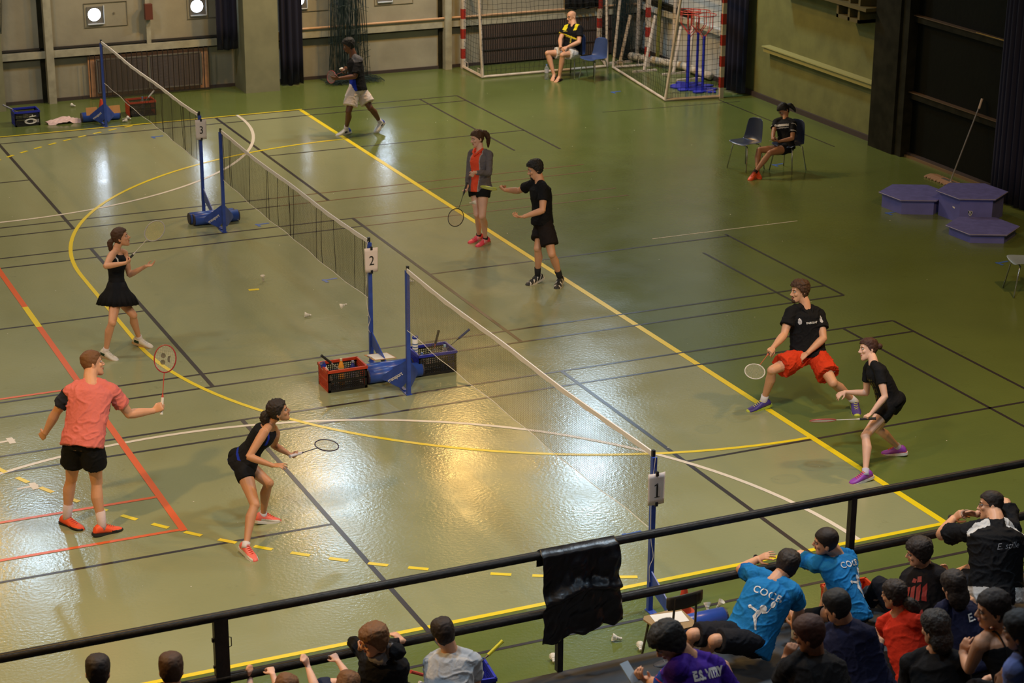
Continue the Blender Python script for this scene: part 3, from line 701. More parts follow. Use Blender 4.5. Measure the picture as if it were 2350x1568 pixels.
crate('red rimmed black crate behind the farthest net by the barred alcove', .82, 15.24, 0, mCR)
crate('blue crate on the floor behind the spectator in the grey shirt', -2.20, -6.80, -.12, mCB, w=.50, sides=mCB)
crate('red crate on the floor beyond the two men in blue shirts', 1.62, -6.78, -.1, mCR, w=.44, sides=mCR, h=.26)

# joint positions in metres
POSES = {
 'pink': (1.907, {'hd': (-4.037, -2.003, 1.631), 'nk': (-4.088, -2.129, 1.477), 'pl': (-4.245, -2.328, 0.981), 'sl': (-4.275, -2.081, 1.421), 'sr': (-3.906, -2.19, 1.404), 'el': (-4.412, -1.949, 1.164), 'er': (-3.751, -2.177, 1.13), 'wl': (-4.509, -1.845, 0.929), 'wr': (-3.487, -2.108, 1.098), 'ml': (-4.541, -1.781, 0.871), 'mr': (-3.416, -2.145, 1.146), 'hl': (-4.31, -2.252, 0.946), 'hr': (-4.176, -2.404, 0.976), 'kl': (-4.332, -2.08, 0.517), 'kr': (-4.137, -2.304, 0.527), 'al': (-4.393, -2.019, 0.073), 'ar': (-4.131, -2.383, 0.085), 'tl': (-4.301, -2.181, 0.048), 'tr': (-3.942, -2.336, 0.035)}),
 'dress': (1.664, {'hd': (-2.532, 2.977, 1.378), 'nk': (-2.592, 2.971, 1.208), 'pl': (-2.632, 2.874, 0.732), 'sl': (-2.475, 3.082, 1.155), 'sr': (-2.684, 2.829, 1.225), 'el': (-2.443, 3.021, 0.883), 'er': (-2.82, 2.598, 1.161), 'wl': (-2.255, 2.923, 1.001), 'wr': (-2.598, 2.516, 1.197), 'ml': (-2.179, 2.898, 1.015), 'mr': (-2.526, 2.551, 1.211), 'hl': (-2.672, 2.966, 0.733), 'hr': (-2.663, 2.789, 0.76), 'kl': (-2.495, 2.726, 0.465), 'kr': (-2.801, 2.533, 0.467), 'al': (-2.4, 2.884, 0.095), 'ar': (-2.883, 2.621, 0.084), 'tl': (-2.276, 2.769, 0.032), 'tr': (-2.781, 2.482, 0.03)}),
 'blue': (1.679, {'hd': (-2.471, -2.929, 1.225), 'nk': (-2.542, -2.862, 1.071), 'pl': (-2.782, -2.76, 0.678), 'sl': (-2.458, -2.772, 0.941), 'sr': (-2.643, -3.011, 1.075), 'el': (-2.423, -2.58, 0.736), 'er': (-2.83, -3.086, 0.872), 'wl': (-2.342, -2.81, 0.717), 'wr': (-2.632, -3.214, 0.797), 'ml': (-2.291, -2.869, 0.694), 'mr': (-2.568, -3.263, 0.81), 'hl': (-2.829, -2.675, 0.719), 'hr': (-2.827, -2.848, 0.669), 'kl': (-2.586, -2.896, 0.483), 'kr': (-2.812, -3.159, 0.399), 'al': (-2.615, -2.76, 0.093), 'ar': (-2.987, -3.392, 0.099), 'tl': (-2.459, -2.763, 0.03), 'tr': (-2.942, -3.566, 0.019)}),
 'girl': (1.695, {'hd': (3.252, 5.465, 1.499), 'nk': (3.262, 5.411, 1.319), 'pl': (3.207, 5.302, 0.829), 'sl': (3.346, 5.259, 1.311), 'sr': (3.199, 5.563, 1.269), 'el': (3.275, 5.111, 1.075), 'er': (3.104, 5.44, 1.039), 'wl': (3.034, 5.088, 1.117), 'wr': (3.023, 5.311, 0.846), 'ml': (3.006, 5.131, 1.052), 'mr': (2.985, 5.254, 0.801), 'hl': (3.238, 5.22, 0.855), 'hr': (3.18, 5.393, 0.832), 'kl': (3.158, 5.077, 0.463), 'kr': (3.141, 5.225, 0.455), 'al': (3.264, 5.208, 0.082), 'ar': (3.24, 5.39, 0.085), 'tl': (3.105, 5.145, 0.037), 'tr': (3.073, 5.356, 0.037)}),
 'throw': (1.757, {'hd': (3.217, 3.432, 1.531), 'nk': (3.249, 3.366, 1.354), 'pl': (3.247, 3.284, 0.849), 'sl': (3.225, 3.185, 1.336), 'sr': (3.205, 3.534, 1.304), 'el': (3.154, 3.067, 1.067), 'er': (3.127, 3.776, 1.165), 'wl': (2.918, 3.157, 0.985), 'wr': (2.893, 3.711, 1.219), 'ml': (2.863, 3.221, 0.972), 'mr': (2.868, 3.791, 1.232), 'hl': (3.248, 3.185, 0.862), 'hr': (3.316, 3.361, 0.85), 'kl': (3.25, 2.961, 0.481), 'kr': (3.136, 3.167, 0.518), 'al': (3.424, 3.055, 0.099), 'ar': (3.187, 3.266, 0.098), 'tl': (3.306, 2.919, 0.019), 'tr': (3.011, 3.221, 0.026)}),
 'red': (1.826, {'hd': (4.07, -1.854, 1.276), 'nk': (4.116, -1.923, 1.091), 'pl': (4.098, -2.065, 0.582), 'sl': (4.286, -1.953, 1.014), 'sr': (3.929, -1.912, 1.077), 'el': (4.225, -2.156, 0.795), 'er': (3.764, -2.052, 0.864), 'wl': (3.992, -2.2, 0.66), 'wr': (3.546, -2.185, 0.789), 'ml': (3.918, -2.19, 0.613), 'mr': (3.476, -2.236, 0.769), 'hl': (4.188, -2.108, 0.573), 'hr': (3.994, -2.074, 0.574), 'kl': (4.155, -2.507, 0.388), 'kr': (3.559, -2.17, 0.513), 'al': (4.495, -2.463, 0.095), 'ar': (3.552, -2.03, 0.089), 'tl': (4.419, -2.633, 0.029), 'tr': (3.359, -2.032, 0.029)}),
 'purple': (1.642, {'hd': (3.841, -3.598, 1.183), 'nk': (3.812, -3.74, 1.079), 'pl': (3.956, -3.886, 0.647), 'sl': (3.775, -3.911, 1.06), 'sr': (3.845, -3.605, 0.975), 'el': (3.76, -4.067, 0.828), 'er': (3.841, -3.616, 0.699), 'wl': (3.588, -4.077, 0.662), 'wr': (3.618, -3.532, 0.715), 'ml': (3.511, -4.096, 0.652), 'mr': (3.54, -3.544, 0.701), 'hl': (3.89, -3.95, 0.65), 'hr': (4.05, -3.882, 0.69), 'kl': (3.578, -4.024, 0.403), 'kr': (3.87, -3.798, 0.356), 'al': (3.452, -4.254, 0.092), 'ar': (4.174, -3.807, 0.089), 'tl': (3.274, -4.244, 0.027), 'tr': (4.061, -3.695, 0.033)}),
 'walk': (1.772, {'hd': (3.85, 12.452, 1.526), 'nk': (3.903, 12.392, 1.329), 'pl': (3.923, 12.263, 0.797), 'sl': (3.936, 12.207, 1.317), 'sr': (3.969, 12.557, 1.281), 'el': (3.823, 12.1, 1.058), 'er': (3.89, 12.358, 1.086), 'wl': (3.567, 12.198, 1.029), 'wr': (3.823, 12.6, 1.115), 'ml': (3.478, 12.226, 1.023), 'mr': (3.758, 12.565, 1.071), 'hl': (3.848, 12.212, 0.844), 'hr': (3.965, 12.357, 0.814), 'kl': (3.685, 12.09, 0.459), 'kr': (4.098, 12.119, 0.475), 'al': (3.714, 12.321, 0.09), 'ar': (4.345, 12.296, 0.162), 'tl': (3.532, 12.3, 0.03), 'tr': (4.227, 12.225, 0.034)}),
 'bald': (1.78, {'hd': (9.515, 15.292, 1.146), 'nk': (9.508, 15.197, 0.978), 'pl': (9.415, 15.065, 0.497), 'sl': (9.562, 15.022, 0.972), 'sr': (9.394, 15.333, 0.932), 'el': (9.475, 14.867, 0.734), 'er': (9.216, 15.178, 0.754), 'wl': (9.223, 14.887, 0.65), 'wr': (9.119, 14.966, 0.645), 'ml': (9.143, 14.86, 0.631), 'mr': (9.191, 14.998, 0.611), 'hl': (9.494, 15.004, 0.494), 'hr': (9.376, 15.154, 0.476), 'kl': (9.098, 14.822, 0.521), 'kr': (8.94, 15.177, 0.502), 'al': (9.056, 14.86, 0.088), 'ar': (9.026, 15.041, 0.089), 'tl': (8.907, 14.758, 0.032), 'tr': (8.91, 14.903, 0.032)}),
 'phone': (1.653, {'hd': (9.558, 7.404, 0.936), 'nk': (9.506, 7.281, 0.816), 'pl': (9.447, 7.135, 0.379), 'sl': (9.567, 7.125, 0.785), 'sr': (9.416, 7.416, 0.762), 'el': (9.473, 6.984, 0.567), 'er': (9.261, 7.229, 0.635), 'wl': (9.231, 7.012, 0.537), 'wr': (9.133, 7.038, 0.574), 'ml': (9.159, 7.038, 0.559), 'mr': (9.182, 7.086, 0.532), 'hl': (9.404, 7.054, 0.399), 'hr': (9.419, 7.22, 0.343), 'kl': (9.019, 6.922, 0.384), 'kr': (9.012, 7.239, 0.367), 'al': (8.743, 6.907, 0.09), 'ar': (8.841, 6.997, 0.088), 'tl': (8.601, 6.819, 0.031), 'tr': (8.802, 6.835, 0.031)}),
 'cocb1': (1.794, {'hd': (0.399, -7.577, 1.07), 'nk': (0.239, -7.652, 0.991), 'pl': (-0.078, -7.778, 0.558), 'sl': (0.155, -7.493, 1.008), 'sr': (0.335, -7.801, 0.954), 'el': (0.182, -7.208, 0.916), 'er': (0.456, -7.712, 0.699), 'wl': (0.413, -7.092, 0.923), 'wr': (0.502, -7.576, 0.485), 'ml': (0.455, -7.153, 0.97), 'mr': (0.519, -7.552, 0.567), 'hl': (-0.139, -7.739, 0.638), 'hr': (-0.016, -7.864, 0.582), 'kl': (-0.569, -7.747, 0.724), 'kr': (-0.44, -7.878, 0.708), 'al': (-0.54, -7.473, 0.386), 'ar': (-0.442, -7.587, 0.384), 'tl': (-0.727, -7.449, 0.369), 'tr': (-0.629, -7.6, 0.369)}),
 'cocb2': (1.795, {'hd': (0.84, -7.475, 1.161), 'nk': (0.959, -7.442, 1.01), 'pl': (0.97, -7.698, 0.564), 'sl': (0.77, -7.445, 0.969), 'sr': (1.124, -7.392, 0.94), 'el': (0.795, -7.161, 0.88), 'er': (1.063, -7.158, 0.758), 'wl': (0.966, -6.98, 0.815), 'wr': (0.86, -7.048, 0.881), 'ml': (0.965, -7.081, 0.784), 'mr': (0.827, -7.122, 0.915), 'hl': (1.004, -7.784, 0.613), 'hr': (1.004, -7.618, 0.514), 'kl': (0.789, -7.432, 0.473), 'kr': (1.102, -7.191, 0.554), 'al': (0.697, -7.04, 0.295), 'ar': (1.12, -7.011, 0.152), 'tl': (0.784, -7.196, 0.229), 'tr': (1.12, -6.839, 0.075)}),
 'bigman': (1.897, {'hd': (2.475, -7.531, 1.223), 'nk': (2.414, -7.696, 1.116), 'pl': (2.3, -7.919, 0.581), 'sl': (2.221, -7.564, 1.041), 'sr': (2.594, -7.685, 1.059), 'el': (2.158, -7.287, 0.905), 'er': (2.723, -7.412, 1.164), 'wl': (2.385, -7.146, 0.965), 'wr': (2.476, -7.339, 1.065), 'ml': (2.403, -7.209, 1.029), 'mr': (2.404, -7.278, 1.074), 'hl': (2.213, -7.919, 0.648), 'hr': (2.408, -7.915, 0.604), 'kl': (2.2, -7.461, 0.568), 'kr': (2.502, -7.461, 0.568), 'al': (2.2, -7.046, 0.361), 'ar': (2.5, -7.046, 0.361), 'tl': (2.2, -6.888, 0.24), 'tr': (2.5, -6.888, 0.24)}),
 'redprint': (1.772, {'hd': (1.58, -7.77, 1.048), 'nk': (1.662, -7.729, 0.879), 'pl': (1.532, -7.944, 0.441), 'sl': (1.608, -7.605, 0.749), 'sr': (1.695, -7.91, 0.895), 'el': (1.816, -7.663, 0.543), 'er': (1.816, -7.953, 0.626), 'wl': (1.745, -7.424, 0.477), 'wr': (1.905, -7.726, 0.713), 'ml': (1.802, -7.468, 0.429), 'mr': (1.916, -7.7, 0.794), 'hl': (1.442, -7.907, 0.44), 'hr': (1.626, -7.958, 0.415), 'kl': (1.298, -7.638, 0.751), 'kr': (1.623, -7.651, 0.729), 'al': (1.321, -7.401, 0.391), 'ar': (1.597, -7.395, 0.385), 'tl': (1.366, -7.354, 0.566), 'tr': (1.523, -7.304, 0.531)}),
 'estille': (1.739, {'hd': (0.359, -9.832, 1.904), 'nk': (0.436, -9.785, 1.738), 'pl': (0.446, -10.096, 1.351), 'sl': (0.264, -9.831, 1.743), 'sr': (0.588, -9.756, 1.646), 'el': (0.271, -9.808, 1.451), 'er': (0.727, -9.779, 1.389), 'wl': (0.419, -9.65, 1.583), 'wr': (0.779, -9.574, 1.529), 'ml': (0.468, -9.693, 1.529), 'mr': (0.758, -9.536, 1.602), 'hl': (0.348, -10.097, 1.345), 'hr': (0.525, -10.142, 1.386), 'kl': (0.077, -9.768, 1.328), 'kr': (0.335, -9.765, 1.328), 'al': (0.068, -9.748, 0.901), 'ar': (0.348, -9.748, 0.901), 'tl': (0.068, -9.571, 0.851), 'tr': (0.357, -9.571, 0.851)}),
 'redwoman': (1.738, {'hd': (0.39, -9.094, 1.493), 'nk': (0.45, -9.086, 1.314), 'pl': (0.503, -9.349, 0.896), 'sl': (0.39, -8.964, 1.196), 'sr': (0.462, -9.262, 1.352), 'el': (0.517, -8.984, 0.933), 'er': (0.574, -9.278, 1.082), 'wl': (0.523, -8.763, 1.058), 'wr': (0.649, -9.082, 1.224), 'ml': (0.481, -8.772, 0.986), 'mr': (0.593, -9.039, 1.271), 'hl': (0.438, -9.292, 0.847), 'hr': (0.598, -9.363, 0.913), 'kl': (0.162, -8.968, 0.878), 'kr': (0.425, -8.974, 0.878), 'al': (0.153, -8.948, 0.452), 'ar': (0.433, -8.948, 0.452), 'tl': (0.153, -8.771, 0.401), 'tr': (0.443, -8.771, 0.401)}),
 'navy': (1.739, {'hd': (-0.639, -9.851, 1.956), 'nk': (-0.555, -9.819, 1.791), 'pl': (-0.518, -10.065, 1.358), 'sl': (-0.627, -9.711, 1.658), 'sr': (-0.497, -9.998, 1.783), 'el': (-0.508, -9.729, 1.391), 'er': (-0.423, -10.002, 1.5), 'wl': (-0.549, -9.498, 1.487), 'wr': (-0.258, -9.855, 1.623), 'ml': (-0.578, -9.515, 1.409), 'mr': (-0.311, -9.811, 1.672), 'hl': (-0.608, -10.044, 1.33), 'hr': (-0.428, -10.091, 1.373), 'kl': (-0.85, -9.692, 1.328), 'kr': (-0.586, -9.696, 1.328), 'al': (-0.853, -9.682, 0.901), 'ar': (-0.573, -9.682, 0.901), 'tl': (-0.853, -9.505, 0.851), 'tr': (-0.563, -9.505, 0.851)}),
 'hand': (1.737, {'hd': (-1.49, -10.806, 2.375), 'nk': (-1.431, -10.769, 2.199), 'pl': (-1.468, -11.072, 1.806), 'sl': (-1.611, -10.791, 2.172), 'sr': (-1.278, -10.789, 2.093), 'el': (-1.559, -10.594, 1.966), 'er': (-1.149, -10.809, 1.83), 'wl': (-1.4, -10.402, 1.997), 'wr': (-1.129, -10.593, 1.961), 'ml': (-1.38, -10.427, 2.075), 'mr': (-1.148, -10.615, 1.882), 'hl': (-1.564, -11.089, 1.822), 'hr': (-1.381, -11.116, 1.826), 'kl': (-1.727, -10.698, 1.778), 'kr': (-1.465, -10.701, 1.778), 'al': (-1.733, -10.685, 1.351), 'ar': (-1.453, -10.685, 1.351), 'tl': (-1.733, -10.508, 1.301), 'tr': (-1.443, -10.508, 1.301)}),
 'grey': (1.738, {'hd': (-0.785, -11.153, 2.433), 'nk': (-0.743, -11.131, 2.25), 'pl': (-0.799, -11.354, 1.808), 'sl': (-0.875, -11.034, 2.163), 'sr': (-0.681, -11.3, 2.253), 'el': (-0.856, -11.016, 1.871), 'er': (-0.616, -11.3, 1.967), 'wl': (-0.674, -10.88, 1.983), 'wr': (-0.387, -11.208, 2.024), 'ml': (-0.694, -10.902, 1.904), 'mr': (-0.31, -11.234, 2.046), 'hl': (-0.894, -11.365, 1.82), 'hr': (-0.706, -11.379, 1.805), 'kl': (-0.964, -10.947, 1.778), 'kr': (-0.702, -10.953, 1.778), 'al': (-0.972, -10.936, 1.351), 'ar': (-0.692, -10.936, 1.351), 'tl': (-0.973, -10.759, 1.301), 'tr': (-0.683, -10.76, 1.301)}),
 'strap': (1.737, {'hd': (-0.79, -11.697, 2.824), 'nk': (-0.712, -11.681, 2.653), 'pl': (-0.734, -11.964, 2.247), 'sl': (-0.884, -11.731, 2.644), 'sr': (-0.555, -11.662, 2.565), 'el': (-0.848, -11.598, 2.389), 'er': (-0.442, -11.678, 2.295), 'wl': (-0.737, -11.375, 2.368), 'wr': (-0.378, -11.478, 2.436), 'ml': (-0.746, -11.413, 2.442), 'mr': (-0.421, -11.436, 2.496), 'hl': (-0.83, -11.964, 2.245), 'hr': (-0.646, -11.999, 2.26), 'kl': (-1.047, -11.597, 2.228), 'kr': (-0.787, -11.598, 2.228), 'al': (-1.058, -11.575, 1.802), 'ar': (-0.778, -11.574, 1.802), 'tl': (-1.058, -11.398, 1.751), 'tr': (-0.768, -11.398, 1.751)}),
 'edge': (1.739, {'hd': (-1.413, -12.713, 3.286), 'nk': (-1.335, -12.689, 3.117), 'pl': (-1.357, -12.958, 2.7), 'sl': (-1.496, -12.773, 3.116), 'sr': (-1.173, -12.689, 3.03), 'el': (-1.439, -12.77, 2.828), 'er': (-1.105, -12.69, 2.745), 'wl': (-1.38, -12.567, 2.969), 'wr': (-0.98, -12.518, 2.884), 'ml': (-1.413, -12.582, 2.893), 'mr': (-1.04, -12.475, 2.926), 'hl': (-1.453, -12.961, 2.7), 'hr': (-1.268, -12.993, 2.71), 'kl': (-1.655, -12.585, 2.678), 'kr': (-1.394, -12.586, 2.678), 'al': (-1.664, -12.565, 2.251), 'ar': (-1.384, -12.565, 2.251), 'tl': (-1.664, -12.389, 2.201), 'tr': (-1.374, -12.389, 2.201)}),
 'vitry': (1.739, {'hd': (-2.357, -10.554, 2.382), 'nk': (-2.228, -10.549, 2.244), 'pl': (-2.26, -10.794, 1.81), 'sl': (-2.364, -10.672, 2.271), 'sr': (-2.048, -10.595, 2.177), 'el': (-2.368, -10.49, 2.046), 'er': (-1.904, -10.619, 1.923), 'wl': (-2.358, -10.251, 1.971), 'wr': (-1.867, -10.409, 2.059), 'ml': (-2.423, -10.282, 2.014), 'mr': (-1.915, -10.414, 1.99), 'hl': (-2.356, -10.802, 1.819), 'hr': (-2.172, -10.836, 1.823), 'kl': (-2.575, -10.438, 1.778), 'kr': (-2.314, -10.437, 1.778), 'al': (-2.58, -10.426, 1.351), 'ar': (-2.3, -10.426, 1.351), 'tl': (-2.58, -10.249, 1.301), 'tr': (-2.29, -10.249, 1.301)}),
 'greytee': (1.74, {'hd': (-2.637, -7.503, 1.041), 'nk': (-2.577, -7.481, 0.863), 'pl': (-2.694, -7.736, 0.452), 'sl': (-2.698, -7.387, 0.761), 'sr': (-2.433, -7.593, 0.824), 'el': (-2.676, -7.346, 0.472), 'er': (-2.391, -7.554, 0.537), 'wl': (-2.533, -7.205, 0.321), 'wr': (-2.422, -7.363, 0.377), 'ml': (-2.502, -7.189, 0.398), 'mr': (-2.454, -7.322, 0.443), 'hl': (-2.783, -7.758, 0.486), 'hr': (-2.602, -7.767, 0.438), 'kl': (-2.843, -7.336, 0.45), 'kr': (-2.604, -7.339, 0.449), 'al': (-2.861, -7.039, 0.14), 'ar': (-2.64, -7.041, 0.141), 'tl': (-2.95, -6.948, 0.272), 'tr': (-2.616, -6.985, 0.314)}),
 'short': (1.739, {'hd': (-4.931, -8.099, 1.526), 'nk': (-4.918, -8.052, 1.344), 'pl': (-4.955, -8.308, 0.916), 'sl': (-5.079, -8.119, 1.372), 'sr': (-4.746, -8.061, 1.295), 'el': (-4.876, -8.152, 1.162), 'er': (-4.511, -8.094, 1.123), 'wl': (-4.909, -7.923, 1.266), 'wr': (-4.586, -7.861, 1.188), 'ml': (-4.832, -7.948, 1.292), 'mr': (-4.528, -7.904, 1.143), 'hl': (-5.046, -8.336, 0.941), 'hr': (-4.861, -8.337, 0.926), 'kl': (-5.076, -7.915, 0.878), 'kr': (-4.814, -7.916, 0.878), 'al': (-5.085, -7.905, 0.45), 'ar': (-4.805, -7.905, 0.451), 'tl': (-5.085, -7.728, 0.401), 'tr': (-4.795, -7.728, 0.401)}),
 'far': (1.739, {'hd': (-5.401, -7.915, 1.521), 'nk': (-5.393, -7.875, 1.336), 'pl': (-5.416, -8.139, 0.913), 'sl': (-5.556, -7.941, 1.348), 'sr': (-5.228, -7.865, 1.269), 'el': (-5.363, -7.973, 1.129), 'er': (-5.001, -7.899, 1.087), 'wl': (-5.376, -7.748, 1.245), 'wr': (-5.074, -7.666, 1.153), 'ml': (-5.298, -7.776, 1.262), 'mr': (-5.013, -7.709, 1.113), 'hl': (-5.509, -8.166, 0.934), 'hr': (-5.323, -8.168, 0.924), 'kl': (-5.544, -7.745, 0.878), 'kr': (-5.283, -7.746, 0.878), 'al': (-5.553, -7.733, 0.451), 'ar': (-5.273, -7.732, 0.451), 'tl': (-5.553, -7.556, 0.401), 'tr': (-5.264, -7.556, 0.401)}),
 'hoodie': (1.598, {'hd': (-3.236, -7.586, 1.151), 'nk': (-3.139, -7.546, 1.013), 'pl': (-3.141, -7.497, 0.575), 'sl': (-3.238, -7.445, 0.933), 'sr': (-3.089, -7.679, 1.089), 'el': (-3.264, -7.18, 0.954), 'er': (-3.176, -7.435, 1.015), 'wl': (-3.222, -7.405, 0.978), 'wr': (-2.944, -7.423, 1.016), 'ml': (-3.288, -7.368, 1.001), 'mr': (-2.99, -7.377, 1.058), 'hl': (-3.222, -7.564, 0.559), 'hr': (-3.059, -7.554, 0.559), 'kl': (-3.092, -7.215, 0.467), 'kr': (-2.852, -7.241, 0.466), 'al': (-3.119, -7.008, 0.133), 'ar': (-2.879, -7.016, 0.141), 'tl': (-3.017, -7.103, 0.036), 'tr': (-2.776, -7.11, 0.045)}),
 'kidone': (1.406, {'hd': (-3.974, -7.625, 0.906), 'nk': (-4.086, -7.589, 0.808), 'pl': (-3.927, -7.607, 0.44), 'sl': (-3.981, -7.492, 0.838), 'sr': (-4.215, -7.619, 0.748), 'el': (-4.172, -7.378, 0.758), 'er': (-3.999, -7.623, 0.845), 'wl': (-4.107, -7.204, 0.844), 'wr': (-4.005, -7.458, 0.974), 'ml': (-4.107, -7.223, 0.909), 'mr': (-4.004, -7.394, 0.998), 'hl': (-3.89, -7.539, 0.452), 'hr': (-3.986, -7.652, 0.416), 'kl': (-4.149, -7.311, 0.447), 'kr': (-3.95, -7.31, 0.447), 'al': (-4.15, -7.08, 0.183), 'ar': (-3.95, -7.08, 0.183), 'tl': (-4.124, -7.038, 0.323), 'tr': (-3.856, -7.156, 0.097)}),
 'kidtwo': (1.406, {'hd': (-3.533, -7.762, 0.899), 'nk': (-3.588, -7.654, 0.806), 'pl': (-3.744, -7.6, 0.44), 'sl': (-3.599, -7.797, 0.776), 'sr': (-3.655, -7.53, 0.844), 'el': (-3.733, -7.636, 0.887), 'er': (-3.423, -7.58, 0.841), 'wl': (-3.729, -7.453, 0.982), 'wr': (-3.468, -7.402, 0.94), 'ml': (-3.751, -7.461, 1.046), 'mr': (-3.486, -7.345, 0.972), 'hl': (-3.695, -7.654, 0.411), 'hr': (-3.767, -7.528, 0.459), 'kl': (-3.7, -7.31, 0.447), 'kr': (-3.499, -7.311, 0.447), 'al': (-3.7, -7.08, 0.183), 'ar': (-3.5, -7.08, 0.183), 'tl': (-3.599, -7.084, 0.292), 'tr': (-3.534, -7.118, 0.044)}),
}

# ================================================================ people
def nz(v): return v.normalized() if v.length > 1e-9 else v
YAW = -.4258
def bearing(phi, pitch=0):      # phi: 0 = towards the right wall end, 90 = away from the stands, 180 = left
    a = math.radians(phi)+YAW; p = math.radians(pitch)
    return Vector((math.cos(a)*math.cos(p), math.sin(a)*math.cos(p), math.sin(p)))
def remesh(bm, voxel, smooth=4, fac=.6):
    bmesh.ops.recalc_face_normals(bm, faces=bm.faces)
    me = bpy.data.meshes.new('tmp'); bm.to_mesh(me); bm.free()
    o = bpy.data.objects.new('tmp', me); C.objects.link(o)
    m = o.modifiers.new('r', 'REMESH'); m.mode = 'VOXEL'; m.voxel_size = voxel; m.adaptivity = 0; m.use_smooth_shade = True
    s = o.modifiers.new('s', 'SMOOTH'); s.iterations = smooth; s.factor = fac
    dg = bpy.context.evaluated_depsgraph_get(); out = bpy.data.meshes.new_from_object(o.evaluated_get(dg))
    bpy.data.objects.remove(o); bpy.data.meshes.remove(me); return out
def coords(me):
    a = np.empty(len(me.vertices)*3, np.float32); me.vertices.foreach_get('co', a); return a.reshape(-1, 3)
def normals(me):
    a = np.empty(len(me.vertices)*3, np.float32); me.vertex_normals.foreach_get('vector', a); return a.reshape(-1, 3)
def setco(me, a): me.vertices.foreach_set('co', a.astype(np.float32).ravel()); me.update()
def folds(me, amp, f=(5, 5, 9), seed=0):
    a = coords(me); n = normals(me); d = np.empty(len(a))
    for i in range(len(a)):
        p = a[i]; q = Vector((p[0]*f[0]+p[2]*3+seed*3.1, p[1]*f[1]+seed, p[2]*f[2]*.8-p[0]*4)); q += Vector((noise.noise(q*.7), 0, 0))*.8; w = noise.noise(q*1.3); w2 = noise.noise(q*2.4+Vector((9, 0, 0))); d[i] = (max(0, 1-abs(w)*5)**1.5)*1.1+(max(0, 1-abs(w2)*6))*.45-.35
    setco(me, a+n*(d*amp)[:, None])
def limb(bm, a, b, prof, hint=None, n=14):           # prof: (t, radius, side offset fraction)
    a, b = Vector(a), Vector(b); d = nz(b-a); u, v, _ = frame_of(d)
    if hint is not None: v = nz(hint-d*hint.dot(d)); u = v.cross(d)
    loft(bm, [(a+(b-a)*p[0]+v*(p[2] if len(p) > 2 else 0), u*p[1], v*p[1]*(p[3] if len(p) > 3 else 1)) for p in prof], n)
HEAD = [(-.120, .012, .070, .050), (-.112, .026, .080, .030), (-.098, .040, .086, .000), (-.078, .050, .086, -.030), (-.055, .057, .084, -.055), (-.030, .062, .084, -.075), (0, .067, .082, -.090), (.03, .071, .085, -.097),
        (.055, .072, .086, -.098), (.08, .068, .076, -.090), (.10, .057, .056, -.072), (.115, .038, .030, -.046), (.122, .014, .004, -.018)]
def head_rings(Hm, g=0, zs=1, lo=-9):
    rs = []
    for z, w, f, b in HEAD:
        if z < lo: continue
        c = Hm @ Vector((0, (f+b)/2, z*(1+g*6 if z > 0 else 1))); u = Hm.to_3x3() @ Vector((w+g, 0, 0)); v = Hm.to_3x3() @ Vector((0, (f-b)/2+g, 0)); rs.append((c, u, v))
    return rs
def hand(bm, W, Mp, side, pn, curl=.35, sc=1.0, spread=.12, thumb=.5, point=False):
    d = nz(Mp-W); pn = nz(pn-d*pn.dot(d)); th = d.cross(pn)*(1 if side == 'r' else -1)
    loft(bm, [(W-d*.02, th*.026*sc, pn*.019*sc), (W+d*.012, th*.027*sc, pn*.018*sc), (W+d*.04*sc, th*.037*sc, pn*.015*sc), (W+d*.07*sc, th*.041*sc, pn*.014*sc), (W+d*.092*sc, th*.038*sc, pn*.011*sc)], 12)
    for k, (off, L, r) in enumerate(((.030, 1.0, .0095), (.0105, 1.08, .0097), (-.0095, 1.0, .0092), (-.028, .8, .0082))):
        c = curl*(1+.18*k) if not (point and k == 0) else .05
        p = W+d*.083*sc+th*off*sc; dirr = nz(d+th*spread*(1.2-k*.8)); pts = [p]; a = 0
        for q, (seg, da) in enumerate(((.043, .9), (.026, 1.15), (.021, .8))):
            a += da*c*1.35; pts.append(pts[-1]+(dirr*math.cos(a)+pn*math.sin(a))*seg*L*sc)
        tube(bm, pts, [r*sc, r*.97*sc, r*.9*sc, r*.78*sc], 8)
    p0 = W+d*.022*sc+th*.024*sc; td = nz(d*.62+th*.75+pn*(.15+thumb)); p1 = p0+td*.040*sc; td2 = nz(d*.85+th*(.35-thumb*.6)+pn*(.2+thumb)); p2 = p1+td2*.031*sc; p3 = p2+nz(td2+d*.2)*.024*sc
    tube(bm, [p0-td*.01, p1, p2, p3], [.015*sc, .0125*sc, .0105*sc, .0085*sc], 8)
SKIN = {'light': (.66, .34, .20), 'tan': (.52, .25, .13), 'brown': (.13, .05, .022), 'pale': (.72, .42, .30), 'mid': (.36, .17, .09)}
HAIRC = {'black': (.008, .007, .007), 'dark': (.018, .010, .007), 'brown': (.06, .025, .010), 'light': (.15, .065, .022), 'grey': (.035, .030, .028), 'red': (.05, .015, .008)}
def fab(name, c, rough=.85, bump=.2): return mat('cloth_'+name, c, rough, bump=bump, bscale=40, spec=.18)
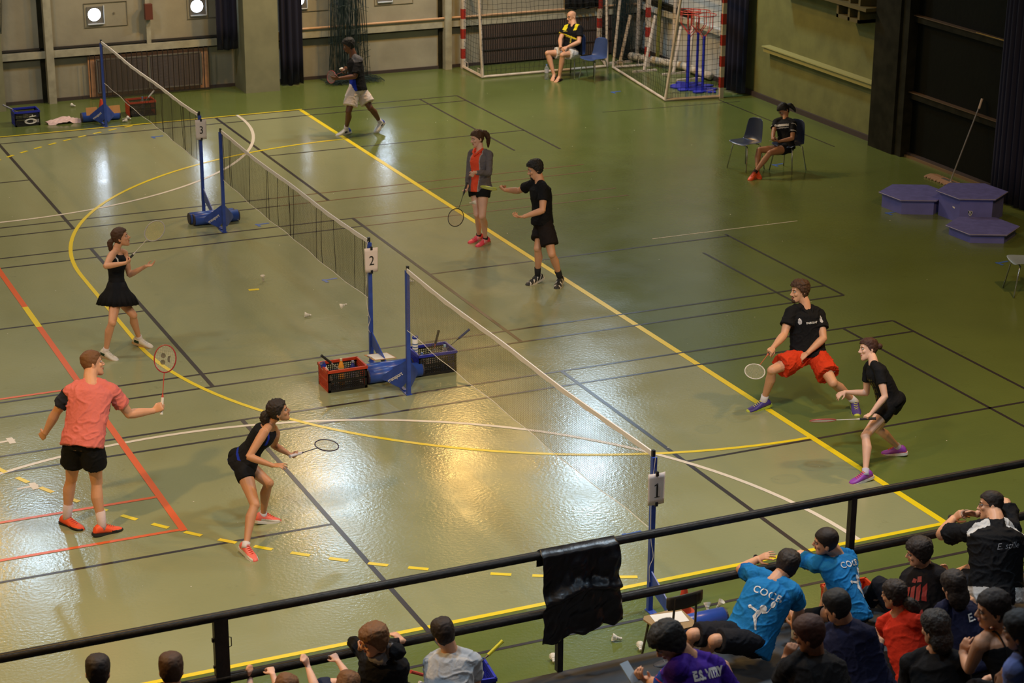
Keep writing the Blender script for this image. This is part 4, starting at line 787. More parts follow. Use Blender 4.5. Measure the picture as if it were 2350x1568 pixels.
def decal(kind, s, target, center, nrm, up, size, m, name='lettering', off=.004, bold=.0, shear=0, spacing=1, squash=1, polys=None, parent=None):
    # lettering printed on cloth: every outline vertex is pushed onto the garment along the normal
    if kind == 'text': me = textmesh(s, size, bold, 0, shear, spacing)
    else:
        bm = B()
        for poly in polys: bm.faces.new([bm.verts.new((x*size, y*size, 0)) for x, y in poly])
        bmesh.ops.triangulate(bm, faces=bm.faces); bmesh.ops.subdivide_edges(bm, edges=bm.edges, cuts=2, use_grid_fill=True)
        me = bpy.data.meshes.new('t'); bm.to_mesh(me); bm.free()
    nrm = nz(nrm); up = nz(up-nrm*up.dot(nrm)); rt = up.cross(nrm)
    tm = target.data; tm2 = BVHTree.FromPolygons([v.co[:] for v in tm.vertices], [p.vertices[:] for p in tm.polygons])
    for v in me.vertices:
        p = center+rt*v.co.x*squash+up*v.co.y; h = tm2.ray_cast(p+nrm*.25, -nrm, .6)
        v.co = (h[0]+nrm*off) if h[0] is not None else p
    me.update(); o = bpy.data.objects.new(name, me); C.objects.link(o); me.materials.append(m); o.parent = parent or target; o.matrix_parent_inverse = o.parent.matrix_world.inverted(); return o

def person(key, label, face=(0, 0), skin='light', fem=0, build=1.0, hair=None, top=None, bottom=None, shoes=None, hands=None, voxel=.0062, eyes=True, extras=None, group=None, bare=False, beard=None, glasses=False, roll=0):
    H, J = POSES[key]; J = {k: Vector(v) for k, v in J.items()}; s = H/1.75; g = build
    base = (J['pl'].x, J['pl'].y, 0 if key in STANDERS else J['pl'].z-.10)
    T = thing('person', label, 'person', base, 0, group)
    ms = mat('skin_'+skin+str(fem), SKIN[skin], .5, var=.05, scale=9, spec=.4)
    up = nz(J['nk']-J['pl']); rc = J['sr']-J['sl']; rc = nz(rc-up*rc.dot(up)); rh = J['hr']-J['hl']; rh = nz(rh-up*rh.dot(up)); fc = up.cross(rc); fh = up.cross(rh)
    hf = bearing(*face); hu = nz(nz(J['hd']-J['nk'])*.45+Vector((0, 0, 1))*.7); hr_ = nz(hf.cross(hu)); hu = hr_.cross(hf)
    hs = (.98 if fem else 1.04)*(.96+.04*s)
    Hm = Matrix(((hr_.x, hf.x, hu.x, 0), (hr_.y, hf.y, hu.y, 0), (hr_.z, hf.z, hu.z, 0), (0, 0, 0, 1))) @ Matrix.Scale(hs, 4)
    Hm = Matrix.Translation(J['hd']) @ Hm
    hp = lambda x, y, z: Hm @ Vector((x, y, z))
    # ---- body as one surface
    bm = B()
    loft(bm, head_rings(Hm), 20)
    tube(bm, [hp(0, .080, .028), hp(0, .094, .0), hp(0, .108, -.026), hp(0, .096, -.036)], [.007, .0095, .0135, .007], 8)
    for e in (-1, 1):
        ball(bm, hp(e*.010, .096, -.031), .009*hs, 8); ball(bm, hp(e*.036, .062, -.02), (.022, .022, .022), 8)
        ball(bm, hp(e*.071, -.010, -.008), (.010, .020, .031), 10, (Hm.to_3x3().normalized() @ Matrix.Rotation(e*.35, 3, 'Z')))
    tube(bm, [hp(-.045, .074, .030), hp(0, .084, .030), hp(.045, .074, .030)], .010, 8)
    neck_r = (.050 if fem else .061)*s*(.5+.5*g)
    tube(bm, [hp(0, -.012, -.03), J['hd'].lerp(J['nk'], .6)-hf*.015, J['nk']-fc*.005, J['nk']-up*.10], [neck_r*1.02, neck_r, neck_r*1.15, neck_r*1.4], 14)
    tl = (J['nk']-J['pl']).length
    if fem: TR = [(-.18, .08, .075, .085), (-.08, .158, .10, .12), (.04, .170, .106, .118), (.18, .152, .10, .094), (.38, .124, .092, .08), (.52, .130, .098, .085), (.70, .150, .128, .095), (.84, .156, .105, .095), (.94, .118, .07, .074), (1.0, .056, .05, .052)]
    else: TR = [(-.18, .08, .07, .08), (-.08, .152, .10, .11), (.04, .164, .108, .108), (.20, .156, .108, .094), (.38, .150, .108, .09), (.55, .160, .115, .096), (.72, .178, .124, .108), (.86, .180, .108, .102), (.945, .140, .076, .082), (1.0, .062, .055, .058)]
    def tr(t): 
        w = min(1, max(0, t)); r = nz(rh.lerp(rc, w)); return r, nz(up.cross(r))
    bend = fc*(-.02)
    def tring(t, w, f, b, gx=0, gz=0):
        r, fo = tr(t); c = J['pl'].lerp(J['nk'], t)+bend*math.sin(PI*max(0, min(1, t)))
        k = s*g; f2, b2 = f*k+gx, b*k+gx
        return (c+fo*(f2-b2)*.5, r*(w*k+gx), fo*(f2+b2)*.5)
    loft(bm, [tring(*q) for q in TR], 20)
    ax = {}; grips = {}
    for e in ('l', 'r'):
        sh, el, wr, mm = J['s'+e], J['e'+e], J['w'+e], J['m'+e]; k = s*(.86 if fem else 1)*(.4+.6*g)
        tube(bm, [J['nk']-up*.01, J['nk'].lerp(sh, .55)+up*.012, sh], [.055*k, .052*k, .052*k], 12)
        tube(bm, [J['hd'].lerp(J['nk'], .60)-hf*.02, J['nk'].lerp(sh, .22)+up*.022-fc*.01, J['nk'].lerp(sh, .62)+up*.0], [.038*k, .042*k, .045*k], 12)
        ball(bm, sh-up*.012, .060*k, 12)
        limb(bm, sh, el, [(-.05, .055*k), (.25, .057*k), (.55, .051*k), (.9, .042*k), (1.04, .041*k)])
        limb(bm, el, wr, [(-.06, .040*k), (.2, .046*k), (.5, .040*k), (.85, .029*k), (1.02, .027*k)])
        hh = (hands or {}).get(e, {}); pn = Vector(hh.get('pn', (0, 0, -1)))
        if 'grip' in hh:
            gd = nz(Vector(hh['grip'])); d_ = nz(mm-wr); pn = gd.cross(d_) if e == 'r' else d_.cross(gd); pn = nz(pn); hh = dict(hh, curl=.95, thumb=.7); grips[e] = wr+d_*.075*s+pn*.027
        if abs(nz(mm-wr).dot(nz(pn))) > .93: pn = -fc
        hand(bm, wr, mm, e, pn, hh.get('curl', .35), (.88 if fem else 1.0)*s, hh.get('spread', .12), hh.get('thumb', .35), hh.get('point', False))
        hi, kn, an, to = J['h'+e], J['k'+e], J['a'+e], J['t'+e]; k = s*(.5+.5*g)*(.97 if fem else 1)
        kf = to-an; ld = nz(kn-hi)
        ball(bm, hi, .086*k, 12); limb(bm, hi, kn, [(0, .082*k), (.15, .088*k), (.45, .077*k), (.8, .059*k), (1.02, .052*k)], kf)
        ball(bm, kn+nz(kf)*.008, .050*k, 12)
        limb(bm, kn, an, [(-.04, .048*k), (.12, .049*k, -.006), (.32, .056*k, -.016), (.6, .043*k, -.008), (.88, .032*k), (1.02, .034*k)], kf)
        f3 = Vector((kf.x, kf.y, kf.z*.6)); f3 = nz(f3); fr = nz(f3.cross(Vector((0, 0, 1)))); fu = fr.cross(f3)
        ax[e] = (f3, fr, fu)
        ball(bm, an-f3*.02-fu*.022, .034*k, 10)
        loft(bm, [(an-f3*.03-fu*.02, fr*.028*k, fu*.04*k), (an+f3*.03-fu*.022, fr*.036*k, fu*.042*k), (an+f3*.09-fu*.040, fr*.040*k, fu*.028*k), (an+f3*.14-fu*.05, fr*.042*k, fu*.018*k)], 12)
        if bare:
            for q, (o_, L_, r_) in enumerate(((.028, .050, .013), (.010, .046, .010), (-.006, .042, .0095), (-.020, .036, .009), (-.033, .028, .0085))):
                sg = -1 if e == 'r' else 1
                tube(bm, [an+f3*.12-fu*.052+fr*o_*sg, an+f3*(.135+L_*.5)-fu*.052+fr*o_*sg, an+f3*(.135+L_)-fu*.058+fr*o_*sg], [r_, r_, r_*.8], 8)
    me = remesh(bm, voxel, 3, .5)
    # sculpt eye sockets, lips and chin on the finished surface
    a = coords(me); inv = np.array(Hm.inverted()); loc = a @ inv[:3, :3].T+inv[:3, 3]
    near = (np.abs(loc[:, 0]) < .1) & (np.abs(loc[:, 1]) < .14) & (loc[:, 2] > -.13) & (loc[:, 2] < .13)
    fw = np.array(hf)
    for (x, y, z, r, dd) in ((-.031, .080, .010, .012, -.008), (.031, .080, .010, .012, -.008), (0, .088, -.052, .010, .004), (0, .086, -.066, .010, .004), (0, .085, -.059, .005, -.003), (0, .085, -.08, .012, -.004), (0, .085, -.103, .014, .004), (-.03, .075, -.045, .018, -.003), (.03, .075, -.045, .018, -.003)):
        wx = 2.0 if z in (-.052, -.066, -.059) else 1.3 if z == .010 else 1
        q = np.exp(-((loc[:, 0]-x)**2/(r*wx)**2+(loc[:, 1]-y)**2/.03**2+(loc[:, 2]-z)**2/r**2))*near*hs
        a = a+fw[None, :]*(q*dd)[:, None]
    setco(me, a)
    body = link('body', me, ms, T, True)
    if eyes:
        hd = body
        for e in (-1, 1):
            bm = B(); ball(bm, hp(e*.031, .0745, .010), .0115*hs, 12); ball(bm, hp(e*.031, .0825, .010), .0055*hs, 8, None, 1)
            obj('eye', bm, [mat('eye_white', (.45, .40, .36), .3), mat('iris_dark', (.03, .02, .015), .3)], hd, True)
            bm = B(); tube(bm, [hp(e*.014, .088, .028), hp(e*.032, .088, .034), hp(e*.05, .078, .029)], [.0035, .0045, .002], 6)
            obj('eyebrow', bm, mat('hair_'+(hair['c'] if hair else 'brown'), HAIRC[hair['c'] if hair else 'brown'], .7), hd, True)
        bm = B(); tube(bm, [hp(-.022, .082, -.058), hp(-.008, .0915, -.055), hp(0, .091, -.0565), hp(.008, .0915, -.055), hp(.022, .082, -.058)], [.002, .005, .0045, .005, .002], 6)
        tube(bm, [hp(-.020, .082, -.060), hp(0, .0905, -.066), hp(.020, .082, -.060)], [.002, .006, .002], 6)
        obj('lips', bm, mat('lips', (.40, .13, .09) if skin != 'brown' else (.10, .035, .02), .45), hd, True)
    # ---- hair
    if hair:
        bm = B(); v = hair.get('v', 1.0); hl = hair.get('len', .5); mh = mat('hair_'+hair['c'], HAIRC[hair['c']], .6, var=.5, scale=60, bump=.6, bscale=90, spec=.35)
        R3 = Hm.to_3x3().normalized(); k = hs
        if hair.get('kind') == 'fringe_bald':
            ball(bm, hp(0, -.035, -.005), (.079*k, .072*k, .050*k), 20, R3)
        else:
            gh = .009+.007*hl+(v-1)*.12; loft(bm, [(c_, u_, v2) for c_, u_, v2 in head_rings(Hm, 0)], 20) if False else None
            rr_ = []
            for z_, w_, f_, b_ in HEAD:
                zz = z_+(gh*1.1 if z_ > .05 else 0)*min(1, max(0, (z_-.02)/.06)); rr_.append((hp(0, (f_+b_)/2, zz), R3 @ Vector(((w_+gh)*k, 0, 0)), R3 @ Vector((0, ((f_-b_)/2+gh)*k, 0))))
            loft(bm, rr_, 24)
            if hl > .8: ball(bm, hp(0, .045, .088), (.058*k, .046*k, .026*k), 14, R3)
        if hair.get('kind') == 'tail':
            p = [hp(*q) for q in hair['tail']]; rr = hair.get('tr', .03); n_ = len(p)
            tube(bm, spline(p, 4), [rr*(.55+.7*math.sin(PI*min(1, (i+1)/(n_*4-3)*1.1)))*(1-.35*i/(n_*4)) for i in range((n_-1)*4+1)], 12)
        if hair.get('kind') == 'bun': ball(bm, hp(*hair.get('bun', (0, -.13, .03))), (.036*k, .036*k, .034*k), 14)
        if hair.get('kind') == 'long':
            ball(bm, hp(0, -.05, -.06), (.085*k, .065*k, .10*k), 18, R3)
        hm = remesh(bm, .0065, 2, .5)
        a = coords(hm); n = normals(hm); amp = hair.get('amp', .005); fq = hair.get('f', 34); sd = len(label)
        d = np.array([noise.noise(Vector(p)*fq+Vector((sd, 0, 0)))+.6*noise.noise(Vector(p)*fq*2.6) for p in a.tolist()])
        a2 = a+n*(d*amp)[:, None]; Hi = np.array(Hm.inverted()); lc = a2 @ Hi[:3, :3].T+Hi[:3, 3]
        y_, z_ = lc[:, 1], lc[:, 2]; zmin = np.interp(y_, [-.13, -.04, -.015, .012, .03, .055, .075, .1], [-.10, -.085, -.045, -.002, .028, .050, .066, .072])+np.array([.007*noise.noise(Vector(p)*55) for p in a.tolist()])
        if hair.get('kind') in ('tail', 'bun', 'long'): zmin = np.where(y_ < -.095, -9, zmin)
        if hair.get('kind') == 'long': zmin = np.where(y_ < -.0, -9, zmin)
        kk = np.where(z_ < zmin, np.clip(1-(zmin-z_)/.012, 0, 1), 1.0); sh_ = .60+.40*kk
        inside = (np.abs(lc[:, 0]) < .12) & (y_ > -.115); sh_ = np.where(inside, sh_, 1)
        lc2 = lc*np.stack([sh_, sh_, np.ones_like(sh_)], 1); Hn = np.array(Hm); a3 = lc2 @ Hn[:3, :3].T+Hn[:3, 3]
        setco(hm, a3); bmh = bmesh.new(); bmh.from_mesh(hm); bmh.verts.ensure_lookup_table(); dead = (kk <= 0) & inside
        bmesh.ops.delete(bmh, geom=[bmh.verts[i] for i in np.nonzero(dead)[0].tolist()], context='VERTS'); bmh.to_mesh(hm); bmh.free(); hm.shade_smooth(); ho = link('hair', hm, mh, T, True)
        if hair.get('band'):
            bm = B(); c = hp(*hair['band'][0]); c2 = hp(*hair['band'][1]); tube(bm, [c, c2], .021, 12); obj('hair_tie', bm, mat('tie_'+hair['band'][2], {'white': (.7, .7, .7), 'pink': (.5, .05, .15), 'red': (.5, .03, .02)}[hair['band'][2]], .6), ho)
    if beard:
        bm = B(); ball(bm, hp(0, .066, -.092), (.036, .028, .030), 14, Hm.to_3x3().normalized()); tube(bm, [hp(-.026, .080, -.050), hp(0, .0925, -.045), hp(.026, .080, -.050)], .005, 6)
        bmm = remesh(bm, .005, 1); link('beard', bmm, mat('hair_'+beard, HAIRC[beard], .8), T, True)
    if glasses:
        bm = B()
        for e in (-1, 1):
            tube(bm, [hp(e*.033+.020*math.cos(q*PI/6), .096, .008+.015*math.sin(q*PI/6)) for q in range(13)], .0018, 5, False)
            tube(bm, [hp(e*.054, .094, .012), hp(e*.074, .03, .010), hp(e*.076, -.02, .005)], .0022, 5)
        tube(bm, [hp(-.012, .098, .012), hp(.012, .098, .012)], .0018, 5); obj('glasses', bm, mBlackP, T)
    # ---- clothes
    out = {'T': T, 'body': body, 'J': J, 'Hm': Hm, 'up': up, 'fc': fc, 'rc': rc, 'fh': fh, 'rh': rh, 's': s, 'grip': grips}
    def paintfaces(me, fn, parts=None):
        a = coords(me); fc_ = np.empty(len(me.polygons)*3, np.float32); me.polygons.foreach_get('center', fc_); fc_ = fc_.reshape(-1, 3)
        idx = np.zeros(len(fc_), np.int32); nk = np.array(J['nk']); r_, f_, u_ = np.array(rc), np.array(fc), np.array(up)
        q = fc_-nk; X, Y, Z = q @ r_, q @ f_, q @ u_
        arms = {}
        for e in ('l', 'r'):
            A, Bv = np.array(J['s'+e]), np.array(J['e'+e]); d = Bv-A; L = np.linalg.norm(d); d /= L; w = fc_-A; t = w @ d; rr = np.linalg.norm(w-t[:, None]*d, axis=1); arms[e] = (t/L, rr)
        idx = fn(X, Y, Z, arms, fc_).astype(np.int32); me.polygons.foreach_set('material_index', idx)
    if top:
        bm = B(); ez = top.get('ease', .018); hem = top.get('hem', -.02); nt_ = top.get('neck', 1.0); sl = top.get('sleeve', .5); k = s*(.86 if fem else 1)*(.4+.6*g)
        rows = [(t, w, f, b) for (t, w, f, b) in TR if hem < t < nt_-.02]
        def at(t):
            for q0, q1 in zip(TR, TR[1:]):
                if q0[0] <= t <= q1[0]: w_ = (t-q0[0])/(q1[0]-q0[0]); return (t,)+tuple(q0[i]*(1-w_)+q1[i]*w_ for i in (1, 2, 3))
            return (t,)+TR[0][1:]
        rows = [at(hem)]+rows+[at(nt_)]
        if top.get('loose', 1): rows = [(t, max(w, (.150 if fem else .172)), max(f, .108), max(b, .105)) if t < .7 else (t, w, f, b) for t, w, f, b in rows]
        if top.get('loose', 1) and hem < 0: rows = [(t, w+(.012 if t < .1 else 0), f+(.010 if t < .1 else 0), b+(.018 if t < .1 else 0)) for t, w, f, b in rows]
        if hem < -.03: rows = [(t, max(w, (.166 if fem else .174)), max(f, .112), max(b, .132)) if t < .03 else (t, w, f, b) for t, w, f, b in rows]
        rr = [tring(*q, gx=ez*(1.25 if q[0] < .3 else 1)*(.55 if q[0] > .9 else 1)) for q in rows]; loft(bm, rr, 24)
        for e in ('l', 'r'):
            sh, el, wr = J['s'+e], J['e'+e], J['w'+e]
            if sl > 0:
                tube(bm, [J['nk']-up*.02+(sh-J['nk'])*.1, J['nk'].lerp(sh, .30)+up*.016, J['nk'].lerp(sh, .6)+up*.012, sh+up*.0], [.058*k, .060*k, .062*k, .064*k], 14)
                ball(bm, sh-up*.012, .072*k, 14)
                if sl <= 1: limb(bm, sh, el, [(-.05, .066*k), (sl*.5, .069*k), (sl, (.066+top.get('flare', .004))*k)])
                else:
                    limb(bm, sh, el, [(-.05, .066*k), (.5, .062*k), (1.03, .053*k)]); ball(bm, el, .055*k, 12); limb(bm, el, wr, [(-.05, .054*k), (.5, .048*k), (sl-1, .040*k)])
            else:
                tube(bm, [J['nk'].lerp(sh, .30)-up*.13, J['nk'].lerp(sh, .42)-up*.02, J['nk'].lerp(sh, .42)+fc*.0-up*.0], [.05*k, .038*k, .034*k], 12)
                tube(bm, [J['nk'].lerp(sh, .42)-up*.05, J['nk'].lerp(sh, .50)+up*.012], [.045*k, .048*k], 12)
        if top.get('hood'): ball(bm, J['nk']-fc*.075-up*.01, (.10, .07, .06), 14, Matrix((rc, fc, up)).transposed())
        if top.get('collar'): tube(bm, [J['nk']-up*.04, J['nk']+nz(J['hd']-J['nk'])*.045], [neck_r*1.5, neck_r*1.28], 16)
        tm = remesh(bm, top.get('vox', .009), 4, .6); folds(tm, top.get('fold', .006)*s, seed=len(label))
        ml = [fab(*q) for q in top['m']]
        if top.get('paint'): paintfaces(tm, top['paint'])
        out['top'] = link(top.get('name', 'shirt'), tm, ml, T, True)
    if bottom:
        bm = B(); ez = bottom.get('ease', .022); L = bottom.get('len', .6); k = s*(.5+.5*g)
        w0 = max(.26, bottom.get('waist', .16))
        rows = [q for q in TR if -.19 < q[0] < w0-.03]
        def at(t):
            for q0, q1 in zip(TR, TR[1:]):
                if q0[0] <= t <= q1[0]: w_ = (t-q0[0])/(q1[0]-q0[0]); return (t,)+tuple(q0[i]*(1-w_)+q1[i]*w_ for i in (1, 2, 3))
        if bottom.get('kind') == 'skirt':
            dn = nz(Vector((0, 0, -1))*.5-up*.5); r0 = tring(*at(w0), gx=.018); c0 = r0[0]
            kk = [r0, tring(*at(.10), gx=.034), tring(*at(.02), gx=.052)]; n = 40; L_ = []
            for r_ in kk+[tring(*at(-.10), gx=.105)]: L_.append(r_)
            last = L_[-1]; L_[-1] = (last[0], last[1]*1.08, last[2]*1.02); L_.append((last[0]+dn*bottom.get('drop', .11), last[1]*1.34, last[2]*1.2))
            rings = []
            for j, r_ in enumerate(L_):
                cc, u, v = r_; rings.append([bm.verts.new(cc+(u*math.cos(2*PI*i/96)+v*math.sin(2*PI*i/96))*(1+(.035*j/3 if j > 2 else 0)*math.sin(i*2*PI/96*20))) for i in range(96)])
            for a_, b_ in zip(rings, rings[1:]):
                for i in range(96): bm.faces.new((a_[i], a_[(i+1) % 96], b_[(i+1) % 96], b_[i]))
            bm.faces.new(rings[0]); 
            o_ = obj('skirt', bm, [fab(*bottom['m'][0])], T, True); o_.modifiers.new('s', 'SOLIDIFY').thickness = .004; out['bottom'] = o_
        else:
            loft(bm, [tring(*q, gx=ez if q[0] < 0 else ez*.5 if q[0] < .12 else .004) for q in rows+[at(w0)]], 24)
            fl = bottom.get('flare', .03)
            for e in ('l', 'r'):
                hi, kn, an = J['h'+e], J['k'+e], J['a'+e]
                ball(bm, hi, (.086*k+ez*.8), 14)
                if L <= 1: limb(bm, hi, kn, [(0, .084*k+ez*.8), (L*.5, .086*k+(ez+fl)*.5), (L, (.078*k+fl))], n=18)
                else:
                    limb(bm, hi, kn, [(0, .086*k+ez), (.5, .082*k+ez), (1.02, .062*k+ez)]); ball(bm, kn, .06*k+ez, 12); limb(bm, kn, an, [(-.05, .06*k+ez), (.5, .055*k+ez), (L-1, .05*k+ez*.8)])
            tm = remesh(bm, .010, 3, .6); folds(tm, bottom.get('fold', .005)*s, (6, 6, 10), seed=len(label)+3)
            ml = [fab(*q) for q in bottom['m']]
            if bottom.get('paint'): paintfaces(tm, bottom['paint'])
            out['bottom'] = link(bottom.get('name', 'shorts'), tm, ml, T, True)
    if shoes:
        for e in ('l', 'r'):
            f3, fr, fu = ax[e]; an = J['a'+e]; to = J['t'+e]; z0 = -.083*1.0
            M = Matrix(((fr.x, f3.x, fu.x, an.x), (fr.y, f3.y, fu.y, an.y), (fr.z, f3.z, fu.z, an.z), (0, 0, 0, 1)))
            kz = shoes.get('k', 1.0)*(.98 if fem else 1.07)
            if shoes.get('kind') == 'flipflop':
                bm = B(); out_ = [(-.03, -.07), (.03, -.07), (.040, .0), (.048, .10), (.044, .17), (.0, .21), (-.044, .17), (-.048, .10), (-.040, 0)]
                prism(bm, out_, -.085, -.070, M); o_ = obj('sandal', bm, fab(*shoes['m'][0]), T)
                bm = B(); tube(bm, [M @ Vector((.045, .02, -.07)), M @ Vector((.035, .07, -.02)), M @ Vector((-.005, .135, -.040)), M @ Vector((-.035, .07, -.02)), M @ Vector((-.045, .02, -.07))], .006, 6); obj('strap', bm, fab(*shoes['m'][1]), o_)
                continue
            bm = B(); prof = [(-.080, .016, .035), (-.068, .032, .074), (-.045, .040, .100), (-.01, .042, .100), (.03, .041, .092), (.07, .044, .074), (.11, .049, .060), (.15, .049, .052), (.18, .040, .046), (.205, .020, .034)]
            loft(bm, [(M @ Vector((0, y*kz, z0+.010+zt*.5)), fr*w*kz, fu*zt*.5) for y, w, zt in prof], 18)
            sm = remesh(bm, .006, 2); a_ = coords(sm)
            cc = np.empty(len(sm.polygons)*3, np.float32); sm.polygons.foreach_get('center', cc); cc = cc.reshape(-1, 3); Mi = np.array(M.inverted()); lc = cc @ Mi[:3, :3].T+Mi[:3, 3]
            pat = shoes.get('pat')
            if pat: sm.polygons.foreach_set('material_index', pat(lc[:, 0], lc[:, 1]/kz, lc[:, 2]).astype(np.int32))
            so = link('shoe', sm, [mat('shoe_'+q[0], q[1], .5) for q in shoes['m']], T, True)
            bm = B(); ol = [(0, -.088), (.026, -.082), (.040, -.05), (.038, .0), (.036, .05), (.046, .09), (.052, .13), (.046, .175), (.025, .205), (0, .213)]; ol = ol+[(-x, y) for x, y in ol[-2:0:-1]]
            prism(bm, [(x*kz, y*kz) for x, y in ol], z0, z0+.028, M); obj('sole', bm, mat('sole_'+shoes['sole'][0], shoes['sole'][1], .6), so)
            bm = B()
            for q in range(5):
                y = (.035+q*.020)*kz; z = z0+.010+(.098-(q*.0085))+.0; tube(bm, [M @ Vector((-.022, y, z-.012)), M @ Vector((0, y+.006, z+.001)), M @ Vector((.022, y, z-.012))], .0035, 5)
            tube(bm, [M @ Vector((-.03, .02, z0+.10)), M @ Vector((0, .03, z0+.112)), M @ Vector((.03, .015, z0+.098))], .003, 5)
            obj('laces', bm, mat('lace_'+shoes['lace'][0], shoes['lace'][1], .7), so)
            if shoes.get('sock'):
                hS = shoes['sock'][2]; d = nz(J['k'+e]-an); bm = B(); limb(bm, an-d*.03, an+d*hS, [(0, .040*s), (.3, .040*s), (1, .0405*s if hS < .1 else .046*s)], n=14)
                obj('sock', bm, fab('sock_'+shoes['sock'][0], shoes['sock'][1]), T, True)
    return out
STANDERS = {'pink', 'dress', 'blue', 'girl', 'throw', 'red', 'purple', 'walk', 'bald', 'phone'}

# ---- rackets and shuttlecocks
def racket(label, P, D, N, hc=(.75, .75, .75), fcol=(.02, .02, .02), gcol=(.7, .7, .7), scol=(.65, .60, .48), name='racket', up=.085, shaft=None, strings=True, short=False, group=None, logo=False):
    D = nz(Vector(D)); N = Vector(N); N = nz(N-D*N.dot(D)); X = N.cross(D); P = Vector(P)-D*up
    t = thing('badminton_racket', label, 'racket', P[:], 0, group)
    M = Matrix(((X.x, D.x, N.x, P.x), (X.y, D.y, N.y, P.y), (X.z, D.z, N.z, P.z), (0, 0, 0, 1)))
    v = lambda x, y, z=0: M @ Vector((x, y, z))
    cn = lambda c: '%d_%d_%d' % tuple(int(q*99) for q in c)
    bm = B(); tube(bm, [v(0, 0), v(0, .165)], .0145, 8); tube(bm, [v(0, -.003), v(0, .008)], .0165, 8); obj('handle', bm, mat('grip_'+cn(gcol), gcol, .7), t)
    sc = shaft or fcol
    bm = B(); tube(bm, [v(0, .165), v(0, .20)], [.012, .006], 8); tube(bm, [v(0, .19), v(0, .415)], .0042, 6); obj('shaft', bm, mat('frame_'+cn(sc), sc, .3), t)
    a, b, cy = .108, .135, .545
    bm = B(); n = 36; tube(bm, [v(a*math.cos(2*PI*i/n), cy+b*math.sin(2*PI*i/n)) for i in range(n+1)], .0062, 6, False)
    obj('frame', bm, mat('frame_'+cn(fcol), fcol, .3), t)
    if strings:
        bm = B()
        for i in range(-10, 11):
            x = i*.0098; h = b*math.sqrt(max(0, 1-(x/a)**2)); 
            if h > .01: tube(bm, [v(x, cy-h), v(x, cy+h)], .0009, 3, False)
        for i in range(-11, 12):
            y = i*.0112; h = a*math.sqrt(max(0, 1-(y/b)**2))
            if h > .01: tube(bm, [v(-h, cy+y), v(h, cy+y)], .0009, 3, False)
        obj('strings', bm, mat('string_'+cn(scol), scol, .5), t)
    if logo:
        bm = B()
        for yy in (.03, -.035):
            for q in range(10):
                r_ = .024-.0024*q; tube(bm, [v(.02+r_*math.cos(w*PI/8), cy+yy+r_*math.sin(w*PI/8), .001) for w in range(17)], .0011, 3, False)
        for q in range(8):
            tube(bm, [v(-.052+q*.003, cy-.035+q*.001, .001), v(-.045+q*.003, cy, .001), v(-.052+q*.003, cy+.035-q*.001, .001)], .0014, 3, False)
        obj('stencil', bm, mat('stencil_dark', (.10, .08, .06), .7), t)
    return t
mFe = mat('feather', (.80, .76, .68), .7); mCork = mat('cork', (.72, .68, .60), .6); mBand = mat('shuttle_band', (.05, .09, .05), .6)
SH = [None]
def shuttle(label, P, D, group='shuttlecocks lying about', broken=1):
    D = nz(Vector(D)); u, v_, _ = frame_of(D)
    M = Matrix(((u.x, v_.x, D.x, P[0]), (u.y, v_.y, D.y, P[1]), (u.z, v_.z, D.z, P[2]), (0, 0, 0, 1)))
    if SH[0] is not None: return dup(SH[0], label=label, mw=M, group=group)
    t = bpy.data.objects.new('shuttlecock', None); C.objects.link(t); tag(t, label, 'shuttlecock', group); SH[0] = t
    bm = B(); lathe(bm, [(.001, .0255), (.008, .024), (.0125, .019), (.0135, .012), (.0135, 0)], n=14); lobj('cork', bm, mCork, t, True)
    bm = B()
    for k in range(16):
        a = 2*PI*k/16; c, s_ = math.cos(a), math.sin(a); tx, ty = -s_, c
        def P_(r, z, w, tw=0): return (c*r+tx*w+c*tw, s_*r+ty*w+s_*tw, z)
        q = [P_(.0115, .002, -.002), P_(.020, -.030, -.003), P_(.027, -.045, -.0068, .001), P_(.0335, -.064, -.0058, .001), P_(.033, -.064, .0045, -.001), P_(.026, -.045, .0055, -.001), P_(.020, -.030, .002), P_(.0115, .002, .002)]
        vs = [bm.verts.new(p) for p in q]; bm.faces.new((vs[0], vs[1], vs[6], vs[7])); bm.faces.new((vs[1], vs[2], vs[5], vs[6])); bm.faces.new((vs[2], vs[3], vs[4], vs[5]))
    f = lobj('feathers', bm, mFe, t); f.modifiers.new('s', 'SOLIDIFY').thickness = .0008
    bm = B(); lathe(bm, [(.0139, .001), (.0142, .003), (.0139, .005)], n=14); lathe(bm, [(.0178, -.019), (.0182, -.0175)], n=14); lobj('band', bm, mBand, t)
    t.matrix_world = M; return t

W_ = np.where
BLK = ('black', (.0075, .0075, .009)); NAVY = ('navy', (.008, .010, .035)); WHT = ('white', (.62, .56, .55)); DNAVY = ('darkness', (.006, .006, .010))
def body_pt(o, x, y, z):       # point given in the chest frame of a person, metres from the neck base
    return o['J']['nk']+o['rc']*x+o['fc']*y+o['up']*z
